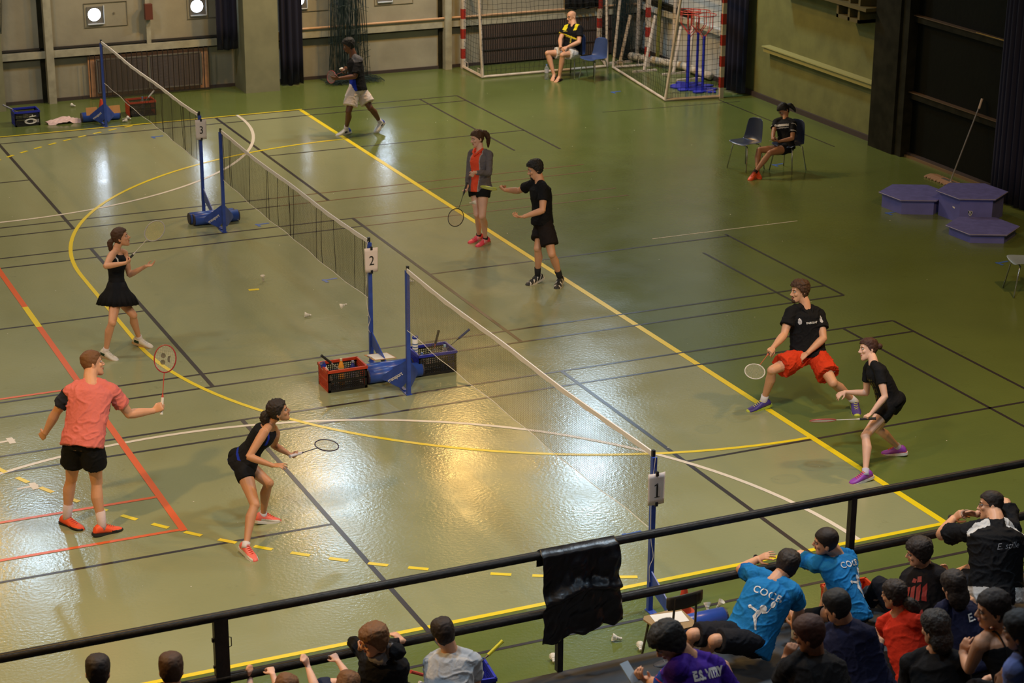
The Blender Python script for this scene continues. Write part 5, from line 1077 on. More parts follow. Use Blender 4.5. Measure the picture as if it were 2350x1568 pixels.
# ---------------------------------------------------------------- players
gd = (.197, .294, .935)
p = person('pink', 'man seen from behind in a salmon shirt with one dark sleeve, holding a racket upright', (28, 4), 'light', hair=dict(c='light', len=.5, amp=.005, v=.98),
    top=dict(m=[('salmon', (.66, .17, .145)), ('slate', (.022, .026, .042))], sleeve=.62, hem=-.10, ease=.024, flare=.012, fold=.009,
             paint=lambda X, Y, Z, A, c: W_(((A['l'][0] > .08) & (A['l'][1] < .12) & (X < -.17)) | ((X > .15) & (Z < -.13) & (A['r'][1] > .10) & (abs(Y) < .035)), 1, 0)),
    bottom=dict(m=[BLK], len=.58, flare=.036, waist=.1), shoes=dict(m=[('orange', (.85, .10, .03)), ('blk', (.02, .02, .02))], pat=lambda x, y, z: W_((z < -.055) | ((y > .08) & (x > .0) & (z < -.035)), 1, 0), sole=('black', (.02, .02, .02)), lace=('orange', (.75, .12, .05)), sock=('pink', (.62, .50, .50), .16), k=1.05),
    hands={'r': dict(grip=gd), 'l': dict(pn=(.4, .8, -.3), curl=.8)})
racket('red badminton racket held upright by the man in the salmon shirt', p['grip']['r'], gd, (-.45, -.85, .3), fcol=(.30, .02, .03), shaft=(.50, .05, .04), gcol=(.72, .70, .66), scol=(.62, .58, .44), logo=True, up=.07)

gd = (.732, .017, .681)
p = person('dress', 'woman with a ponytail in a black tennis dress looking up with raised racket', (8, 14), 'light', fem=1, hair=dict(c='brown', kind='tail', tail=[(0, -.09, .0), (0, -.14, -.02), (.0, -.16, -.09), (0, -.165, -.15)], tr=.032, band=[(0, -.098, -.005), (0, -.118, -.01), 'white']),
    top=dict(name='dress_top', m=[BLK, ('white', (.6, .58, .56))], sleeve=0, hem=-.02, ease=.010, neck=.93, fold=.003, loose=0, vox=.008,
             paint=lambda X, Y, Z, A, c: W_((abs(X) > .112) & (abs(X) < .128) & (Z > -.12), 1, 0)),
    bottom=dict(m=[BLK], kind='skirt', waist=.12, drop=.10), shoes=dict(m=[('white', (.68, .64, .58)), ('darkgreen', (.01, .04, .02))], pat=lambda x, y, z: W_((y < .02) & (z < -.015) & (z > -.06) & (y > -.05), 1, 0), sole=('gum', (.45, .30, .16)), lace=('white', (.7, .7, .65)), sock=('white', (.65, .6, .6), .05)),
    hands={'r': dict(grip=gd), 'l': dict(pn=(.1, -.2, 1), curl=.3, spread=.3)})
bm = B(); bm.free()
racket('badminton racket with yellow strings raised by the woman in the black dress', p['grip']['r'], gd, (-.55, -.75, .35), fcol=(.35, .33, .33), shaft=(.5, .45, .4), gcol=(.02, .02, .02), scol=(.55, .45, .12))

gd = (.867, .486, -.11)
p = person('blue', 'crouching woman in a black and blue sleeveless top with curly ponytail', (10, 16), 'tan', fem=1, hair=dict(c='dark', kind='tail', tail=[(0, -.09, .02), (0, -.135, .01), (0, -.155, -.05), (.0, -.15, -.12), (.0, -.13, -.19)], tr=.042, amp=.009, f=50, band=[(0, -.10, .02), (0, -.118, .015), 'pink']),
    top=dict(name='tank_top', m=[BLK, ('royal', (.01, .03, .38))], sleeve=0, hem=-.16, ease=.016, neck=.94, fold=.004, loose=0, vox=.008,
             paint=lambda X, Y, Z, A, c: W_((abs(Z+.545+.02*np.sin(X*14)) < .022) | ((abs(Z+.42+.25*Y+.10*X) < .014) & (Y < .05)) | ((Y > .0) & (abs(X) > .075) & (abs(X) < .10) & (Z > -.16)), 1, 0)),
    bottom=dict(m=[BLK], len=.34, ease=.012, flare=.014, waist=.05, fold=.002), shoes=dict(m=[('coral', (.85, .16, .12)), ('white', (.72, .68, .66))], pat=lambda x, y, z: W_((abs(x) > .028) & (y > -.02) & (z < -.03), 1, 0), sole=('white', (.7, .67, .62)), lace=('coral', (.85, .10, .05)), sock=('white', (.65, .6, .6), .035)),
    hands={'l': dict(grip=gd), 'r': dict(pn=(.2, .2, -1), curl=.25, spread=.3)})
bm = B(); tube(bm, [p['Hm'] @ Vector((.074+.012*math.cos(a*.6), -.006, -.052+.012*math.sin(a*.6))) for a in range(11)], .0012, 5, False); obj('earring', bm, mat('gold', (.8, .6, .3), .3, 1), p['T'])
racket('dark badminton racket held forward by the crouching woman in black and blue', p['grip']['l'], gd, (-.15, -.35, .9), fcol=(.035, .025, .06), gcol=(.68, .60, .62), scol=(.52, .50, .32))

gd = (-.486, -.385, -.785)
p = person('girl', 'girl in a grey hooded jacket over a coral polo with a racket hanging down', (205, -8), 'pale', fem=1, hair=dict(c='brown', kind='tail', tail=[(0, -.07, .07), (0, -.13, .06), (.0, -.165, -.02), (.02, -.16, -.11), (.03, -.15, -.17)], tr=.035, amp=.006),
    top=dict(name='hooded_jacket', m=[('greymarl', (.13, .115, .12)), ('coral', (.80, .085, .035)), ('zip', (.35, .30, .28))], sleeve=1.86, hem=-.12, ease=.026, fold=.006, hood=1, neck=.95,
             paint=lambda X, Y, Z, A, c: W_((Y > .03) & (abs(X) < .082-.06*(Z+.1)*(Z > -.1)) & (np.minimum(A['l'][1], A['r'][1]) > .07), 1, W_((Y > .03) & (abs(X) < .096) & (np.minimum(A['l'][1], A['r'][1]) > .07), 2, 0))),
    bottom=dict(m=[BLK], len=.36, ease=.020, flare=.028, waist=.05, fold=.003), shoes=dict(m=[('pinkred', (.80, .06, .10)), ('white', (.7, .66, .66))], pat=lambda x, y, z: W_((abs(((y+z*.5)*42) % 1) < .35) & (y > .0) & (y < .07) & (abs(x) > .012), 1, 0), sole=('gum', (.40, .22, .10)), lace=('pink', (.85, .2, .25)), sock=('black', (.02, .02, .02), .035)),
    hands={'r': dict(grip=gd), 'l': dict(pn=(.3, .8, -.3), curl=.5)})
c = p['Hm'] @ Vector((0, .01, -.115)); bm = B(); tube(bm, [body_pt(p, -.075, .03, .035), body_pt(p, -.05, .085, -.005), body_pt(p, 0, .11, -.055), body_pt(p, .05, .085, -.005), body_pt(p, .075, .03, .035), body_pt(p, .0, -.07, .05), body_pt(p, -.075, .03, .035)], .018, 8); obj('polo_collar', bm, fab('coral', (.80, .085, .035)), p['T'], True)
racket('dark badminton racket hanging from the hand of the girl in the grey jacket', p['grip']['r'], gd, (-.35, -.85, .45), fcol=(.025, .02, .02), gcol=(.03, .03, .03), scol=(.45, .28, .18), up=.12)

gd = (-.022, .961, -.275)
p = person('throw', 'man dressed all in black stretching one arm out to the left', (190, -14), 'light', hair=dict(c='black', len=1.1, amp=.008, f=45, v=1.02), beard='black',
    top=dict(m=[BLK], sleeve=.55, hem=-.06, ease=.024, flare=.012, fold=.006), bottom=dict(m=[('blackshort', (.014, .010, .010))], len=.72, flare=.045, waist=.1), shoes=dict(m=[('blk', (.015, .015, .025)), ('white', (.7, .67, .62))], pat=lambda x, y, z: W_((abs(np.sin((y*60+z*40))) > .9) & (abs(x) > .02) & (z > -.06), 1, 0), sole=('whitegum', (.62, .58, .50)), lace=('black', (.02, .02, .02)), sock=('black', (.012, .012, .014), .13)),
    hands={'r': dict(grip=gd), 'l': dict(pn=(-.2, .3, 1), curl=.4, spread=.2)})
racket('yellow framed badminton racket seen edge on in the outstretched hand of the man in black', p['grip']['r'], gd, (.35, .25, .9), fcol=(.60, .66, .05), gcol=(.35, .12, .05), scol=(.5, .55, .2))

gd = (-.781, -.58, -.23)
p = person('red', 'man in wide stance wearing a black polo and bright red shorts', (200, 2), 'light', hair=dict(c='brown', len=1.2, amp=.010, f=42, v=1.03), beard='brown',
    top=dict(m=[BLK, ('lightgrey', (.50, .48, .50)), ('white', (.65, .62, .60))], sleeve=.60, hem=-.04, ease=.022, flare=.018, fold=.008,
             paint=lambda X, Y, Z, A, c: W_((abs(X) > .115) & (abs(X) < .15) & (Y > .04) & (abs(Z+.13) < .042-(abs(abs(X)-.132))*1.2), 1, W_((A['l'][0] > .0) & (A['l'][0] < .36) & (A['l'][1] > .04) & (abs(Y+.01) < .008) & (Z > -.12) & (X < -.1), 2, 0))),
    bottom=dict(m=[('redshort', (.62, .045, .012))], len=.70, flare=.055, waist=.1, fold=.012), shoes=dict(m=[('purple', (.06, .035, .22)), ('lime', (.50, .55, .05))], pat=lambda x, y, z: W_((z < -.062) | (y > .185), 1, 0), sole=('lime', (.42, .50, .05)), lace=('lime', (.75, .75, .10)), sock=('white', (.65, .6, .58), .09), k=1.05),
    hands={'r': dict(grip=gd), 'l': dict(pn=(-.3, .3, -.9), curl=.45)})
for e in (-1, 1): bm = B(); tube(bm, [body_pt(p, e*.065, -.03, .04), body_pt(p, e*.06, .06, -.0), body_pt(p, e*.018, .105, -.075)], [.014, .016, .010], 8); obj('polo_collar', bm, fab(*BLK), p['T'], True)
decal('text', 'BABOLAT', p['top'], body_pt(p, 0, .1, -.155), p['fc'], p['up'], .032, mat('print_white', (.7, .68, .66), .6), bold=.0012)
decal('text', 'babolat', p['bottom'], p['J']['hl'].lerp(p['J']['kl'], .62), nz(p['fc']-p['rc']*.4), Vector((0, 0, 1)), .034, mat('print_white', (.7, .68, .66), .6), bold=.001)
racket('white framed badminton racket held low by the man in red shorts', p['grip']['r'], gd, (-.35, -.60, .7), fcol=(.62, .58, .55), shaft=(.55, .12, .06), gcol=(.02, .02, .02), scol=(.55, .52, .40), up=.13)

gd = (-.849, .519, -.097)
p = person('purple', 'woman in black with hair in a bun and purple shoes crouching ready', (190, 2), 'pale', fem=1, hair=dict(c='red', kind='bun', bun=(0, -.125, .035), amp=.005),
    top=dict(m=[BLK, ('olivegold', (.10, .085, .01))], sleeve=.52, hem=-.03, ease=.015, flare=.008, fold=.004, paint=lambda X, Y, Z, A, c: W_((Y > .05) & (abs(X) < .085) & (Z < -.13) & (Z > -.36) & (np.sin(X*120) > -.1) & (np.sin(Z*90) > -.55), 1, 0)),
    bottom=dict(m=[BLK], len=.38, ease=.016, flare=.018, waist=.06, fold=.003), shoes=dict(m=[('violet', (.28, .05, .42)), ('coral', (.85, .14, .10))], pat=lambda x, y, z: W_((y < .0) & (z < -.045) | (y > .16) & (z < -.05), 1, 0), sole=('white', (.66, .6, .62)), lace=('coral', (.9, .15, .2)), sock=('lilac', (.50, .48, .62), .045)),
    hands={'l': dict(grip=gd), 'r': dict(pn=(-.2, .3, -.9), curl=.4, spread=.2)})
bm = B(); ball(bm, p['Hm'] @ Vector((-.074, -.006, -.045)), .006, 8); obj('earring', bm, mat('gold', (.8, .6, .3), .3, 1), p['T'])
racket('white and red badminton racket held level by the woman with purple shoes', p['grip']['l'], gd, (.25, .40, .88), fcol=(.50, .08, .09), shaft=(.6, .55, .52), gcol=(.02, .02, .02), scol=(.50, .42, .38), up=.10)

gd = (.259, -.883, .391)
p = person('walk', 'man in a black shirt and white shorts walking past at the back', (182, -18), 'brown', hair=dict(c='black', len=1, amp=.006, v=1.02), voxel=.007, beard='black',
    top=dict(m=[BLK, ('royal', (.02, .08, .45)), ('greyish', (.08, .08, .09))], sleeve=.85, hem=-.06, ease=.022, flare=.012, fold=.005, paint=lambda X, Y, Z, A, c: W_((Y > .06) & (Z < -.28), 1, W_((Z > -.09) & (Y < .05) & (A['l'][0] < .4), 2, 0))),
    bottom=dict(m=[('whiteshort', (.66, .56, .50))], len=.78, flare=.05, waist=.1, fold=.007), shoes=dict(m=[('white', (.68, .64, .60)), ('blue', (.03, .06, .40)), ('dark', (.03, .03, .05))], pat=lambda x, y, z: W_((y < -.03), 1, W_((y > .0) & (y < .05) & (z < -.02), 2, 0)), sole=('whitegum', (.62, .58, .50)), lace=('white', (.7, .7, .65)), sock=('white', (.65, .6, .6), .09)),
    hands={'r': dict(pn=(.3, .3, -.9), curl=.8), 'l': dict(pn=(.3, .6, .4), curl=.3)})
racket('pale strung badminton racket in the hands of the walking man', p['J']['mr']+Vector((0, -.05, 0)), (-.259, .883, -.391), (-.93, -.35, .1), fcol=(.30, .05, .06), gcol=(.02, .02, .02), scol=(.55, .40, .38), up=.15)
shuttle('shuttlecock between the hands of the walking man', (3.73, 12.60, 1.10), (-.6, -.6, .2))

# ---------------------------------------------------------------- seated by the walls
p = person('bald', 'bald man with glasses in a black shirt with yellow shoulders sitting on a blue chair', (215, -2), 'light', hair=None, glasses=True, bare=True, voxel=.007,
    top=dict(m=[BLK, ('yellow', (.72, .60, .02)), ('gold', (.35, .28, .03))], sleeve=.62, hem=-.08, ease=.022, flare=.014, fold=.005,
             paint=lambda X, Y, Z, A, c: W_((abs(X) > .085) & (abs(X) < .165) & (Y > -.02) & (Z > -.09+.25*(abs(X)-.1)) & (Z < .05), 1, W_((Y > .05) & (abs(Z+.20-.35*X) < .010), 1, W_((Y > .05) & (abs(Z+.225-.30*X) < .007) | (Y > .05) & (abs(X+.07+.12*Z) < .014) & (Z < -.2) & (Z > -.34), 2, 0)))),
    bottom=dict(m=[WHT], len=.62, flare=.035, waist=.1, fold=.006), shoes=dict(kind='flipflop', m=[('rubber', (.05, .02, .02)), ('strapdark', (.03, .015, .02))]),
    hands={'l': dict(pn=(.3, .4, -.6), curl=.7), 'r': dict(pn=(.5, .1, -.6), curl=.7)})
decal('text', 'VICTOR', p['top'], body_pt(p, .085, .1, -.105), p['fc'], p['up'], .022, mat('print_yellow', (.75, .62, .05), .6), bold=.001)
bm = B(); p = person('phone', 'woman in a black sports shirt looking down at her phone with crossed ankles', (212, -38), 'mid', fem=1, hair=dict(c='black', kind='tail', tail=[(0, -.09, .01), (0, -.14, -.01), (-.02, -.14, -.09), (-.03, -.12, -.15)], tr=.035), voxel=.007,
    top=dict(m=[BLK, ('white', (.55, .48, .47))], sleeve=.62, hem=-.04, ease=.018, flare=.012, fold=.004, paint=lambda X, Y, Z, A, c: W_((Y > .03) & (abs(X) < .115) & (abs(Z+.10) < .018) | (Y > .03) & (abs(X) < .115) & (abs(Z+.145) < .005) | (np.minimum(abs(A['l'][0]-.54), abs(A['r'][0]-.54)) < .018) & (abs(X) > .16), 1, 0)),
    bottom=dict(m=[BLK, ('white', (.55, .48, .47))], len=.30, flare=.018, ease=.016, waist=.08, fold=.003), shoes=dict(m=[('orangered', (.70, .09, .02)), ('white', (.6, .5, .45))], pat=lambda x, y, z: W_((y > .0) & (y < .05) & (z < -.04), 1, 0), sole=('orange', (.5, .12, .05)), lace=('orange', (.75, .2, .08)), sock=('dark', (.03, .015, .015), .05)),
    hands={'l': dict(pn=(-.2, .3, .9), curl=.6), 'r': dict(pn=(.2, -.2, .9), curl=.6)})
q = p['J']['mr'].lerp(p['J']['ml'], .4)+Vector((0, 0, .03)); bm = B(); box(bm, -.036, .036, -.075, .075, -.004, .004, 0, Matrix.Translation(q) @ Matrix.Rotation(.6, 4, 'Z') @ Matrix.Rotation(-.5, 4, 'X')); tag(obj('mobile_phone', bm, mat('phone_pale', (.5, .4, .36), .3)), 'pale mobile phone held by the seated woman with crossed ankles', 'phone')

# ---------------------------------------------------------------- spectators on the stands
def spec(key, label, face, skin, hair, top, bcol=('darkpants', (.012, .012, .016)), hands=None, fem=0, blen=1.8, build=1.0, **k):
    return person(key, label, face, skin, fem, build, hair, top, dict(m=[bcol], len=blen, ease=.015, flare=.02, waist=.1, fold=.005), dict(m=[('dull', (.05, .05, .06))], sole=('dull', (.3, .3, .3)), lace=('dull', (.2, .2, .2)), k=1.0), hands, eyes=k.pop('eyes', True), voxel=k.pop('voxel', .0065), **k)
CB = ('cyanblue', (.012, .17, .43))
mPr = mat('print_white', (.7, .68, .66), .6); mPrP = mat('print_pale', (.45, .60, .72), .6)
def player_emblem(o, c, n, u, size):
    # a plain little badminton figure printed in white: head, body, legs and racket
    def blob(cx, cy, r, k=10, sx=1): return [(cx+r*sx*math.cos(2*PI*i/k), cy+r*math.sin(2*PI*i/k)) for i in range(k)]
    P = [blob(.12, .22, .13), [(0, .12), (.12, .10), (.06, -.18), (-.14, -.20)], [(-.14, -.18), (.05, -.18), (.12, -.42), (.02, -.40)], [(-.02, .08), (-.02, -.02), (-.34, .06), (-.34, .13)], [(.1, .08), (.14, .02), (.30, .12), (.28, .17)], [(.02, -.38), (.12, -.42), (.20, -.62), (.13, -.62)], [(.28, .12), (.30, .12), (.36, .38), (.34, .38)], blob(.37, .50, .13, 12, .6), blob(-.38, .10, .07)]
    decal('poly', None, o['top'], c, n, u, size, mPr, polys=P, name='printed_figure')
p = spec('cocb1', 'man in a blue shirt lettered COCB, arms over the rail, a bottle beside him', (75, 0), 'light', dict(c='dark', len=1, amp=.006, v=1.04),
    dict(m=[CB], sleeve=.60, hem=-.10, ease=.026, flare=.014, fold=.009), hands={'l': dict(pn=(.3, .3, -.8), curl=.15, spread=.25), 'r': dict(curl=.4, pn=(0, 1, -.2))}, blen=.92, build=1.03)
nb = -p['fc']; decal('text', 'COCB', p['top'], body_pt(p, .035, -.1, -.13), nb, p['up'], .085, mPr, bold=.001, spacing=1.1); player_emblem(p, body_pt(p, .035, -.1, -.30), nb, p['up'], .22)
w = p['J']['wl']; d = nz(p['J']['ml']-w); u, v_, _ = frame_of(d); bm = B(); tube(bm, [w+(u*math.cos(a*PI/6)+v_*math.sin(a*PI/6))*.034-d*.01 for a in range(13)], .009, 6, False); obj('wristwatch', bm, mBlackP, p['T'])
p = spec('cocb2', 'man in a bright blue shirt leaning on folded arms with a black knee brace', (168, -4), 'light', dict(c='dark', len=.2, amp=.002, v=.97),
    dict(m=[CB], sleeve=.62, hem=-.12, ease=.024, flare=.014, fold=.009), hands={'l': dict(curl=.4), 'r': dict(curl=.3, pn=(.2, .3, -.9))}, blen=.6)
nb = -p['fc']; decal('text', 'COCB', p['top'], body_pt(p, .02, -.1, -.10), nb, p['up'], .075, mPr, bold=.001, spacing=1.1); player_emblem(p, body_pt(p, .03, -.1, -.27), nb, p['up'], .21)
bm = B(); limb(bm, p['J']['kl'].lerp(p['J']['hl'], .22), p['J']['kl'], [(0, .076), (1, .064)]); ball(bm, p['J']['kl'], .062, 12); limb(bm, p['J']['kl'], p['J']['kl'].lerp(p['J']['al'], .22), [(0, .062), (1, .060)]); kb = link('knee_brace', remesh(bm, .008, 2), fab(*BLK), p['T'], True)
p = spec('bigman', 'large man with glasses in a black polo with white shoulder stripes, hands clasped', (168, -4), 'light', dict(c='dark', len=.3, amp=.003, v=.98),
    dict(m=[BLK, ('white', (.62, .58, .62))], sleeve=.70, hem=-.10, ease=.03, flare=.02, fold=.008, collar=1, neck=1.0, paint=lambda X, Y, Z, A, c: W_((abs(X) > .07) & (Z > -.02-.9*(abs(X)-.2)*(abs(X) > .2)-.03) & (abs(Y+.03+.0*Z) < .034) & (np.minimum(A['l'][0], A['r'][0]) < .75), 1, W_((Z < -.52) & (abs(X) > .12), 1, 0))),
    hands={'l': dict(curl=.5, pn=(.8, 0, -.3)), 'r': dict(curl=.6, pn=(-.5, -.3, -.3))}, glasses=True, build=1.16, blen=.7)
nb = -p['fc']; decal('text', 'E. stille', p['top'], body_pt(p, .05, -.1, -.17), nb, nz(p['up']-p['rc']*.12), .075, mat('print_grey', (.25, .25, .27), .6), bold=-.002 if False else 0, shear=.4)
w = p['J']['wl']; d = nz(p['J']['ml']-w); u, v_, _ = frame_of(d); bm = B(); tube(bm, [w+(u*math.cos(a*PI/6)+v_*math.sin(a*PI/6))*.037-d*.02 for a in range(13)], .009, 6, False); obj('wristwatch', bm, mBlackP, p['T'])
p = spec('redprint', 'dark haired man in a black shirt with red print on the back', (168, -10), 'light', dict(c='dark', len=1.1, amp=.007, v=1.03), dict(m=[('blk2', (.010, .008, .009))], sleeve=.7, hem=-.05, ease=.024, fold=.007), blen=1.7)
nb = -p['fc']
pl_ = [[(-.10+.07*q, -.30), (-.055+.07*q, -.31), (-.05+.07*q+.01, -.12+.02*q), (-.095+.07*q, -.13)] for q in range(4)]+[[(-.02, -.06), (.03, -.07), (.045, -.02), (.0, .0)], [(.05, -.06), (.11, -.05), (.10, .03), (.05, .02)], [(-.10, -.42), (.03, -.44), (.06, -.36), (-.08, -.35)], [(-.09, -.55), (.02, -.56), (.03, -.49), (-.07, -.48)], [(.06, -.52), (.13, -.50), (.12, -.42), (.07, -.44)]]
decal('poly', None, p['top'], body_pt(p, .03, -.1, -.10), nb, p['up'], .62, mat('print_red', (.30, .02, .015), .6), polys=pl_, name='printed_pattern')
p = spec('estille', 'spectator in a black team shirt lettered E. stille with her back to the camera', (115, -6), 'light', dict(c='dark', len=.8, kind='long', amp=.006), dict(m=[NAVY], sleeve=.6, hem=-.05, ease=.02, fold=.006), fem=1, eyes=False)
nb = -p['fc']; decal('text', 'E. stille', p['top'], body_pt(p, .02, -.1, -.13), nb, nz(p['up']-p['rc']*.1), .080, mPr, bold=.0015, shear=.35)
spec('redwoman', 'woman in a red shirt with a low dark ponytail seen from behind', (140, -6), 'tan', dict(c='dark', kind='tail', tail=[(0, -.09, -.02), (.02, -.13, -.06), (.05, -.14, -.13), (.06, -.13, -.2)], tr=.045, amp=.008, band=[(0, -.10, -.02), (.01, -.12, -.035), 'red']), dict(m=[('red', (.55, .03, .012))], sleeve=.6, hem=-.05, ease=.02, fold=.008), fem=1)
spec('navy', 'short haired spectator in a dark navy jacket seated behind the two men in blue', (140, -12), 'light', dict(c='black', len=.3, amp=.003), dict(m=[NAVY], name='jacket', sleeve=1.85, hem=-.12, ease=.035, fold=.008, collar=1), build=1.08)
spec('hand', 'brown haired spectator in black resting the head on one hand', (150, -14), 'mid', dict(c='red', len=.5, amp=.004), dict(m=[BLK], sleeve=1.8, hem=-.1, ease=.03, fold=.007), hands={'l': dict(curl=.7, pn=(.6, .5, .2))})
spec('grey', 'spectator with dark greying hair in a black top, back to the camera', (125, -6), 'light', dict(c='grey', len=.8, kind='long', amp=.006), dict(m=[BLK], sleeve=1.8, hem=-.1, ease=.03, fold=.007), fem=1, eyes=False)
p = spec('strap', 'woman in a black strappy top with clasped hands near the right edge', (180, -8), 'light', dict(c='dark', len=.7, kind='bun', bun=(0, -.11, -.02), amp=.006), dict(m=[BLK], name='strap_top', sleeve=0, hem=-.05, neck=.80, ease=.008, loose=0, fold=.003), fem=1, hands={'l': dict(curl=.4, pn=(.7, .4, 0), point=True), 'r': dict(curl=.7)})
for e in (-1, 1):
    bm = B(); tube(bm, spline([body_pt(p, e*.095, -.088, -.20), body_pt(p, e*.10, -.092, -.10), body_pt(p, e*.105, -.045, .004), body_pt(p, e*.10, .06, -.05), body_pt(p, e*.09, .105, -.15)], 5), .006, 6); obj('strap', bm, fab(*BLK), p['T'])
spec('edge', 'dark haired spectator in a light blue shirt cut off by the right edge', (140, -6), 'mid', dict(c='black', len=.8, kind='long'), dict(m=[('lightblue', (.16, .20, .45))], sleeve=.6, hem=-.05, ease=.025, fold=.007), fem=1)
p = spec('vitry', 'black haired man in a purple shirt lettered E.S. VITRY looking at a phone', (186, -38), 'light', dict(c='black', len=1.3, amp=.006, v=1.06),
    dict(m=[('violet', (.045, .012, .24)), ('bluesleeve', (.02, .06, .35)), ('neon', (.75, .08, .10))], sleeve=.95, hem=-.1, ease=.026, flare=.01, fold=.006, paint=lambda X, Y, Z, A, c: W_((A['l'][0] > .45) & (A['l'][1] < .14) & (X < -.1), W_(abs(c[:, 2]-c[:, 2].mean()) % .06 < .006, 2, 1), 0)), hands={'l': dict(curl=.5, pn=(.2, .3, .9)), 'r': dict(curl=.4)})
nb = -p['fc']; decal('text', 'E.S. VITRY', p['top'], body_pt(p, .03, -.1, -.115), nb, nz(p['up']-p['rc']*.05), .082, mPr, bold=.0045, squash=.72)
decal('poly', None, p['top'], body_pt(p, .06, -.1, -.245), nb, p['up'], .09, mPr, polys=[[(.35*math.cos(2*PI*i/12), .5*math.sin(2*PI*i/12)) for i in range(12)]], name='printed_emblem')
q = p['J']['ml']+Vector((-.05, .04, .03)); bm = B(); box(bm, -.036, .036, -.075, .075, -.004, .004, 0, Matrix.Translation(q) @ Matrix.Rotation(.3, 4, 'Z') @ Matrix.Rotation(.7, 4, 'X')); tag(obj('mobile_phone', bm, mat('phone_grey', (.30, .36, .40), .3)), 'grey mobile phone in the hand of the man in the purple shirt', 'phone')
spec('greytee', 'boy in a pale grey shirt with short dark hair, back to the camera', (118, -22), 'light', dict(c='dark', len=.5, amp=.004, v=1.0), dict(m=[('palegrey', (.42, .43, .45))], sleeve=.6, hem=-.1, ease=.024, fold=.008))
spec('short', 'spectator with short brown hair in black at the bottom left, arm resting on the rail', (100, -12), 'light', dict(c='brown', len=.4, amp=.003), dict(m=[BLK], sleeve=1.8, hem=-.1, ease=.03, fold=.007), eyes=False)
spec('far', 'dark haired spectator whose head alone shows at the bottom left', (95, -12), 'light', dict(c='dark', len=.4, amp=.003), dict(m=[BLK], sleeve=1.8, hem=-.1, ease=.03, fold=.007), eyes=False)
spec('hoodie', 'boy in a black hoodie with grey lined hood leaning on the lower rail', (192, -14), 'light', dict(c='light', len=1.1, amp=.006, v=1.05), dict(m=[BLK, ('marl', (.16, .15, .155))], name='hooded_sweatshirt', sleeve=1.85, hem=-.1, ease=.036, fold=.008, hood=1, paint=lambda X, Y, Z, A, c: W_((Z > -.02) & (abs(X) < .085) & (Y < -.02), 1, 0)), hands={'l': dict(curl=.8, pn=(.5, .3, .3))})
spec('kidone', 'child gripping the lower rail with both hands right of the wide post', (100, -30), 'pale', dict(c='light', len=.8, amp=.005), dict(m=[('darkcoat', (.02, .025, .05))], sleeve=.3, hem=-.1, ease=.02, fold=.006), hands={'l': dict(curl=.7, pn=(0, .5, -.8)), 'r': dict(curl=.7, pn=(0, .5, -.8))}, eyes=False)
spec('kidtwo', 'child gripping the lower rail beside the boy in the black hoodie', (100, -30), 'pale', dict(c='light', len=.8, amp=.005), dict(m=[('darkcoat', (.02, .025, .05))], sleeve=.3, hem=-.1, ease=.02, fold=.006), hands={'l': dict(curl=.7, pn=(0, .5, -.8)), 'r': dict(curl=.7, pn=(0, .5, -.8))}, eyes=False)

# ---------------------------------------------------------------- stands and railing
mStep = mat('stand_floor', (.045, .045, .048), .75, var=.2, scale=4); mRail = mat('rail_black', (.020, .018, .018), .5, scale=7, col2=(.008, .008, .008), bump=.2, bscale=30)
bm = B(); ys = [-7.22, -9.0, -9.85, -10.7, -11.55, -12.4, -13.3, -22.4]
for k in range(7): box(bm, X0, X1, ys[k+1] if k < 6 else -22.4, ys[k], .0, .33+.45*k)
o = obj('stepped_stand', bm, mStep); tag(o, 'dark grey stepped stand the spectators sit on', 'stand', kind='structure')
t = thing('railing', 'black two bar steel railing along the front edge of the stand', 'railing', (0, -7.2, 0))
bm = B(); box(bm, -9, 8, -.026, .026, 1.370, 1.433); bmesh.ops.bevel(bm, geom=bm.edges[:], offset=.008, segments=2, affect='EDGES'); lobj('top_rail', bm, mRail, t, True)
bm = B(); box(bm, -9, 8, -.028, .028, .845, .912); bmesh.ops.bevel(bm, geom=bm.edges[:], offset=.008, segments=2, affect='EDGES'); lobj('lower_rail', bm, mRail, t, True)
for x, w in ((-7.2, .03), (-4.32, .055), (-1.50, .025), (1.27, .028), (4.1, .028), (6.9, .028)):
    bm = B(); box(bm, x-w, x+w, -.028, .028, .33, 1.39)
    if w > .05: tube(bm, [(x+w, 0, 1.22), (x+w+.025, 0, 1.21), (x+w+.025, 0, 1.14), (x+w, 0, 1.13)], .004, 6); box(bm, x-w-.015, x-w, -.01, .01, 1.20, 1.23); box(bm, x-w-.012, x-w, -.01, .01, .98, 1.0)
    lobj('post', bm, mRail, t)
# bin liner over the rail
bm = B(); n, mrows = 50, 40; rows = []; random.seed(3)
for j in range(mrows+1):
    v = j/mrows; row = []
    for i in range(n+1):
        u = i/n; x = -1.69+.67*u+(.05*(u-.5)+.02)*v; z = 1.455-.82*v*(1-.12*u)-.0*u
        sag = .16*math.sin(PI*u)*math.exp(-((v-.30)/.18)**2)
        fl = noise.noise(Vector((u*4, v*3, 1)))*.05+noise.noise(Vector((u*11+v*6, v*9, 4)))*.022+.05*math.exp(-((v-.42-.25*abs(u-.5))/.05)**2)
        amp = min(1, v*5); y = -7.2-.045-.03*amp-fl*amp*1.2-.02
        if j == 0: y = -7.2
        if j == 1: y = -7.2-.036; z = 1.425
        row.append(bm.verts.new((x+.012*math.sin(v*9)*(1 if u > .5 else -.3), y, z+.018*math.sin(u*17+2)*(v**3))))
    rows.append(row)
for a, b in zip(rows, rows[1:]):
    for i in range(n): bm.faces.new((a[i], a[i+1], b[i+1], b[i]))
top0 = rows[0]; back = [bm.verts.new((v.co.x, -7.2+.05+.01*math.sin(v.co.x*30), 1.44-.02)) for v in top0]; back2 = [bm.verts.new((v.co.x, -7.2+.055+.01*math.sin(v.co.x*20), 1.28)) for v in top0]
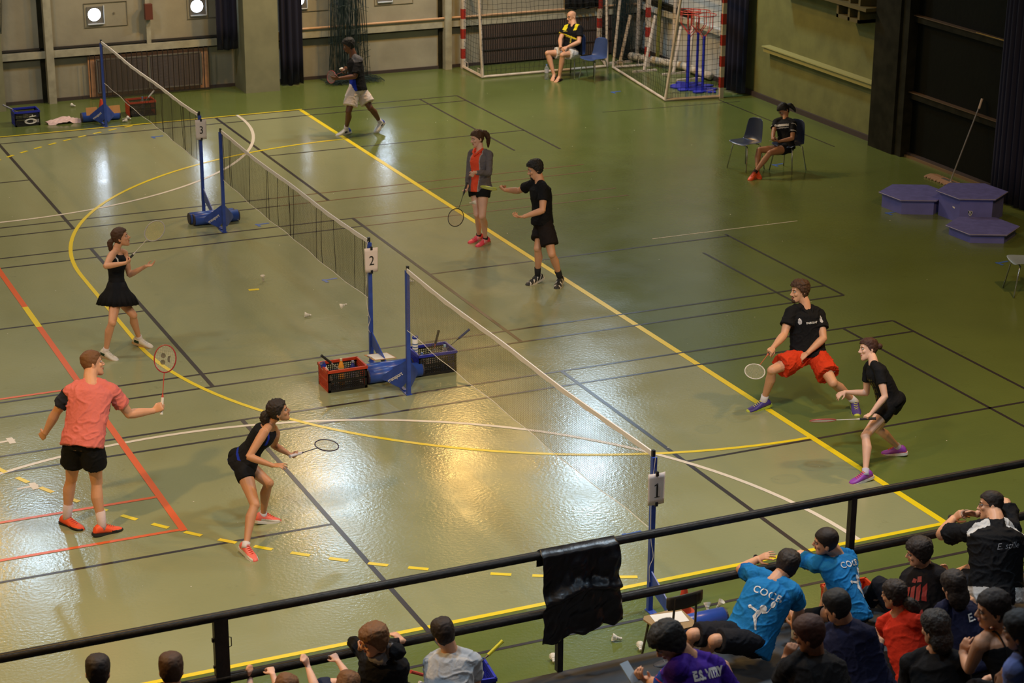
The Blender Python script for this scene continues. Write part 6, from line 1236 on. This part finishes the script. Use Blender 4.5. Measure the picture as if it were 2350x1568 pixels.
for i in range(n): bm.faces.new((back[i], back[i+1], top0[i+1], top0[i])); bm.faces.new((back2[i], back2[i+1], back[i+1], back[i]))
o = obj('bin_bag', bm, mat('bin_plastic', (.006, .006, .008), .36, bump=.35, bscale=9), smooth=True); o.modifiers.new('s', 'SOLIDIFY').thickness = .002
tag(o, 'black plastic bin bag hung over the railing', 'bag')

# ---------------------------------------------------------------- shuttlecocks, bottles and kit
for l, P, D in (('shuttlecock standing on its cork, open feathers upward, left of the middle net', (-.21, 4.77, .03), (.1, .1, -1)), ('shuttlecock lying on its side below the flying one left of the middle net', (-.12, 3.11, .028), (.95, -.35, -.12)),
                ('shuttlecock lying behind the nearest net close to its far post', (1.62, 3.92, .028), (.9, -.4, -.15)), ('shuttlecock on the floor in front of the brown chair, farther of the two', (-.52, -6.39, .028), (.9, -.42, -.2)),
                ('shuttlecock on the floor in front of the brown chair, nearer of the two', (-.44, -6.63, .028), (-.4, -.9, -.2)), ('shuttlecock partly hidden by the rail post in the middle', (-1.22, -6.52, .028), (-.3, -.9, -.15)),
                ('shuttlecock lying by the back wall left of the farthest net', (-.16, 16.28, .028), (.5, -.6, -.1)), ('shuttlecock on the floor just right of the farthest blue weight', (.40, 14.85, .028), (-.5, .7, -.1)),
                ('shuttlecock rightmost of the cluster by the farthest blue weight', (.52, 14.86, .028), (.4, -.8, -.1)), ('shuttlecock lowest of the cluster by the farthest blue weight', (.37, 14.72, .028), (-.9, -.2, -.1)),
                ('shuttlecock behind the brown chair, left of the pair', (.46, -6.22, .03), (-.2, -.5, -.8)), ('shuttlecock behind the brown chair, right of the pair', (.58, -6.2, .03), (-.4, .3, -.8))):
    shuttle(l, P, D)
shuttle('shuttlecock in flight above the floor near the number 2 post', (.17, 2.55, .30), (.92, -.35, .35))
shuttle('shuttlecock in flight in front of the legs of the girl in grey', (2.93, 4.95, .72), (-.85, .2, -.05))
def bottle(label, x, y, z, h=.22, r=.032, col=(.55, .62, .66), cap=(.1, .2, .5), clear=True, lab=None, tilt=None, cat='bottle'):
    t = thing('drink_bottle', label, cat, (x, y, z))
    if tilt: t.rotation_euler = tilt
    m_ = mat('clear_plastic', (.75, .80, .82), .12, trans=.85) if clear else mat('bottle_'+'%d_%d_%d' % tuple(int(c*99) for c in col), col, .4)
    bm = B(); lathe(bm, [(.001, 0), (r*.9, .002), (r, .012), (r, h*.3), (r*.93, h*.38), (r, h*.46), (r, h*.70), (r*.62, h*.84), (.013, h*.9), (.013, h*.94)], n=16); lobj('body', bm, m_, t, True)
    bm = B(); lathe(bm, [(.015, h*.92), (.015, h), (.001, h*1.001)], n=12); lobj('cap', bm, mat('cap_'+'%d_%d_%d' % tuple(int(c*99) for c in cap), cap, .4), t)
    if lab: bm = B(); lathe(bm, [(r*1.02, h*.46), (r*1.02, h*.68)], n=16); lobj('label_band', bm, mat('band_'+'%d_%d_%d' % tuple(int(c*99) for c in lab), lab, .5), t)
    return t
bottle('clear water bottle on the floor by the foot of the bald seated man', 8.89, 15.10, 0, .30, .042, lab=(.5, .5, .55))
bottle('white sports bottle standing on the stand beside the man lettered COCB', .57, -7.50, .33, .25, .037, (.62, .62, .62), (.6, .6, .6), False, (.05, .06, .12))
bottle('orange ribbed drink bottle in the red rimmed crate', -.585, .60, .01, .32, .034, (.80, .32, .03), (.75, .6, .4), False, (.5, .35, .1))
bottle('blue drink bottle in the corner of the red rimmed crate', -.42, .66, .01, .25, .033, (.015, .03, .22), (.3, .35, .5), False)
bottle('clear bottle with pale label in the left of the blue rimmed crate', .43, .60, .01, .25, .035, lab=(.55, .5, .6))
bottle('clear bottle with light blue cap in the right of the blue rimmed crate', .73, .62, .01, .30, .038, cap=(.3, .6, .8), lab=(.6, .45, .4))
bottle('clear bottle in the farthest red rimmed crate', .85, 15.2, .01, .32, .035, cap=(.1, .2, .6))
t = thing('shuttle_tube', 'white tube of shuttlecocks standing in the blue rimmed crate', 'tube', (.40, .74, .012))
bm = B(); lathe(bm, [(.001, 0), (.034, .001), (.034, .40)], n=18); lobj('tube', bm, mWhite, t, True)
bm = B(); lathe(bm, [(.036, .385), (.036, .41), (.028, .41), (.028, .39), (.001, .39)], n=18); lobj('lid', bm, mat('lid_blue', (.02, .05, .40), .4), t)
bm = B()
for k in range(7): lathe(bm, [(.0348, .10+k*.035), (.0348, .115+k*.035)], n=18)
lobj('printed_band', bm, mat('tube_print', (.22, .32, .50), .5), t)
t = thing('shuttle_tube', 'open tube of shuttlecocks leaning in the left of the red rimmed crate', 'tube', (-.70, .62, .02)); t.rotation_euler = (.05, -.38, 0)
bm = B(); lathe(bm, [(.001, 0), (.033, .001), (.033, .31)], n=18); lobj('tube', bm, mat('tube_cream', (.70, .52, .42), .5), t, True)
bm = B(); lathe(bm, [(.034, .26), (.034, .31)], n=18); lobj('lid', bm, mat('lid_blue', (.02, .05, .40), .4), t)
# pale crest printed on the front of the crate at the far left
bm = B()
for rr in (.045, .053, .061): tube(bm, [(-1.20+rr*1.7*math.cos(a*PI/10), 15.09, .085+rr*.75*math.sin(a*PI/10)) for a in range(21)], .004, 4, False)
tube(bm, [(-1.22, 15.09, .165), (-1.10, 15.09, .175)], .006, 4); tube(bm, [(-1.17, 15.09, .17), (-1.16, 15.09, .20)], .008, 4)
for q in range(5): tube(bm, [(-1.15+q*.022, 15.09, .06), (-1.15+q*.022, 15.09, .115)], .004, 4)
cr_ = [o_ for o_ in C.objects if o_.get('label', '').startswith('blue rimmed black crate at the far left')][0]
obj('printed_crest', bm, mWhite, cr_)
# rackets whose grips stick out of the crates
for l, P, D, N, gc, fc_ in (('badminton racket with black grip sticking up out of the red rimmed crate', (-.84, .55, .42), (.66, .10, -.62), (0, 1, .1), (.02, .02, .02), (.5, .45, .4)),
                        ('badminton racket with thick black grip standing in the blue rimmed crate', (.72, .78, .44), (-.35, -.22, -.85), (.2, 1, 0), (.015, .015, .015), (.3, .1, .08)),
                        ('badminton racket with navy grip leaning far out of the blue rimmed crate', (1.09, .72, .42), (-.80, -.08, -.50), (.1, 1, 0), (.02, .04, .15), (.02, .02, .03)),
                        ('badminton racket with red grip leaning out of the blue crate by the grey shirted boy', (-2.64, -6.80, .37), (.85, .05, -.45), (0, 1, .1), (.45, .05, .03), (.1, .1, .1)),
                        ('badminton racket with white grip leaning out of the blue crate by the grey shirted boy', (-2.60, -6.88, .30), (.85, .1, -.42), (0, 1, .1), (.65, .6, .6), (.1, .1, .1)),
                        ('badminton racket with yellow grip leaning out of the blue crate by the grey shirted boy', (-1.80, -6.74, .44), (-.78, -.12, -.50), (0, 1, .1), (.65, .60, .03), (.1, .1, .1)),
                        ('badminton racket with white grip sticking out of the farthest red rimmed crate', (1.10, 15.30, .40), (-.65, -.1, -.62), (.1, 1, 0), (.6, .6, .6), (.2, .2, .2)),
                        ('badminton racket with grey grip sticking out of the crate at the far left', (-1.62, 15.32, .37), (.80, -.02, -.48), (0, 1, .1), (.25, .25, .3), (.2, .2, .2))):
    racket(l, P, D, N, gcol=gc, fcol=fc_, up=0, strings=True, group='rackets stored in crates')
def cloth(label, x, y, sx, sy, h, col, seed, z=0, cat='towel'):
    bm = B(); n = 24; rows = []
    for j in range(n+1):
        row = []
        for i in range(n+1):
            u, v = i/n*2-1, j/n*2-1; e = max(0, 1-(u*u+v*v)*.75); p_ = Vector((u*2+seed, v*2.2, seed)); w = .5+.5*noise.noise(p_)+.35*noise.noise(p_*3)
            k = 1+.25*noise.noise(Vector((math.atan2(v, u)*1.3, seed, 2)))
            row.append(bm.verts.new((x+u*sx*k*(1-.15*v*v), y+v*sy*k, z+.004+h*(e**.5)*max(0, w))))
        rows.append(row)
    for a, b in zip(rows, rows[1:]):
        for i in range(n): bm.faces.new((a[i], a[i+1], b[i+1], b[i]))
    o = obj('towel', bm, mat('towel_'+str(seed), col, .95), smooth=True); tag(o, label, cat); return o
cloth('crumpled pale pink towel on the floor left of the farthest blue weight', -.62, 15.13, .32, .14, .13, (.66, .48, .46), 1)
cloth('white cloth dropped between the red rimmed crate and the blue weights', -.28, .66, .10, .13, .20, (.68, .55, .45), 5)
def clipboard(label, M, col=(.45, .22, .07)):
    t = thing('clipboard', label, 'clipboard', M.translation[:]); t.matrix_world = M
    bm = B(); box(bm, -.115, .115, -.16, .16, 0, .004); lobj('board', bm, mat('board', col, .5), t)
    bm = B(); box(bm, -.10, .10, -.145, .13, .0042, .0055); lobj('paper', bm, mWhite, t)
    bm = B(); box(bm, -.04, .04, .135, .158, .004, .014); lobj('clip', bm, mat('steel', (.45, .40, .36), .35, .8), t)
clipboard('clipboard with a white sheet lying on the middle blue weights', Matrix.Translation((.0, .86, .185)) @ Matrix.Rotation(1.75, 4, 'Z') @ Matrix.Rotation(.1, 4, 'X'))
for x, l in ((-.17, 'left of the pair'), (.24, 'right of the pair')):
    bm = B(); box(bm, -.10, .10, -.004, .004, -.07, .07, 0, Matrix.Translation((x, 14.80, .235)) @ Matrix.Rotation(-.3, 4, 'X')); tag(obj('wooden_board', bm, mat('board', (.45, .22, .07), .5)), 'small wooden board leaning on the farthest blue weight, '+l, 'board')
bm = B(); lathe(bm, [(.10, 0), (.10, .01)], (0.15, 15.42, 0), 16); lathe(bm, [(.075, .01), (.02, .30), (.001, .30)], (0.15, 15.42, 0), 16); tag(obj('marker_cone', bm, mat('cone_red', (.60, .06, .02), .5)), 'red cone behind the farthest blue weight', 'cone')
bm = B(); lathe(bm, [(.10, 0), (.10, .01)], (.27, -6.12, 0), 16); lathe(bm, [(.07, .01), (.02, .26), (.001, .26)], (.27, -6.12, 0), 16); tag(obj('marker_cone', bm, mat('cone_red', (.60, .06, .02), .5)), 'red cone standing behind the nearest blue net stand', 'cone')
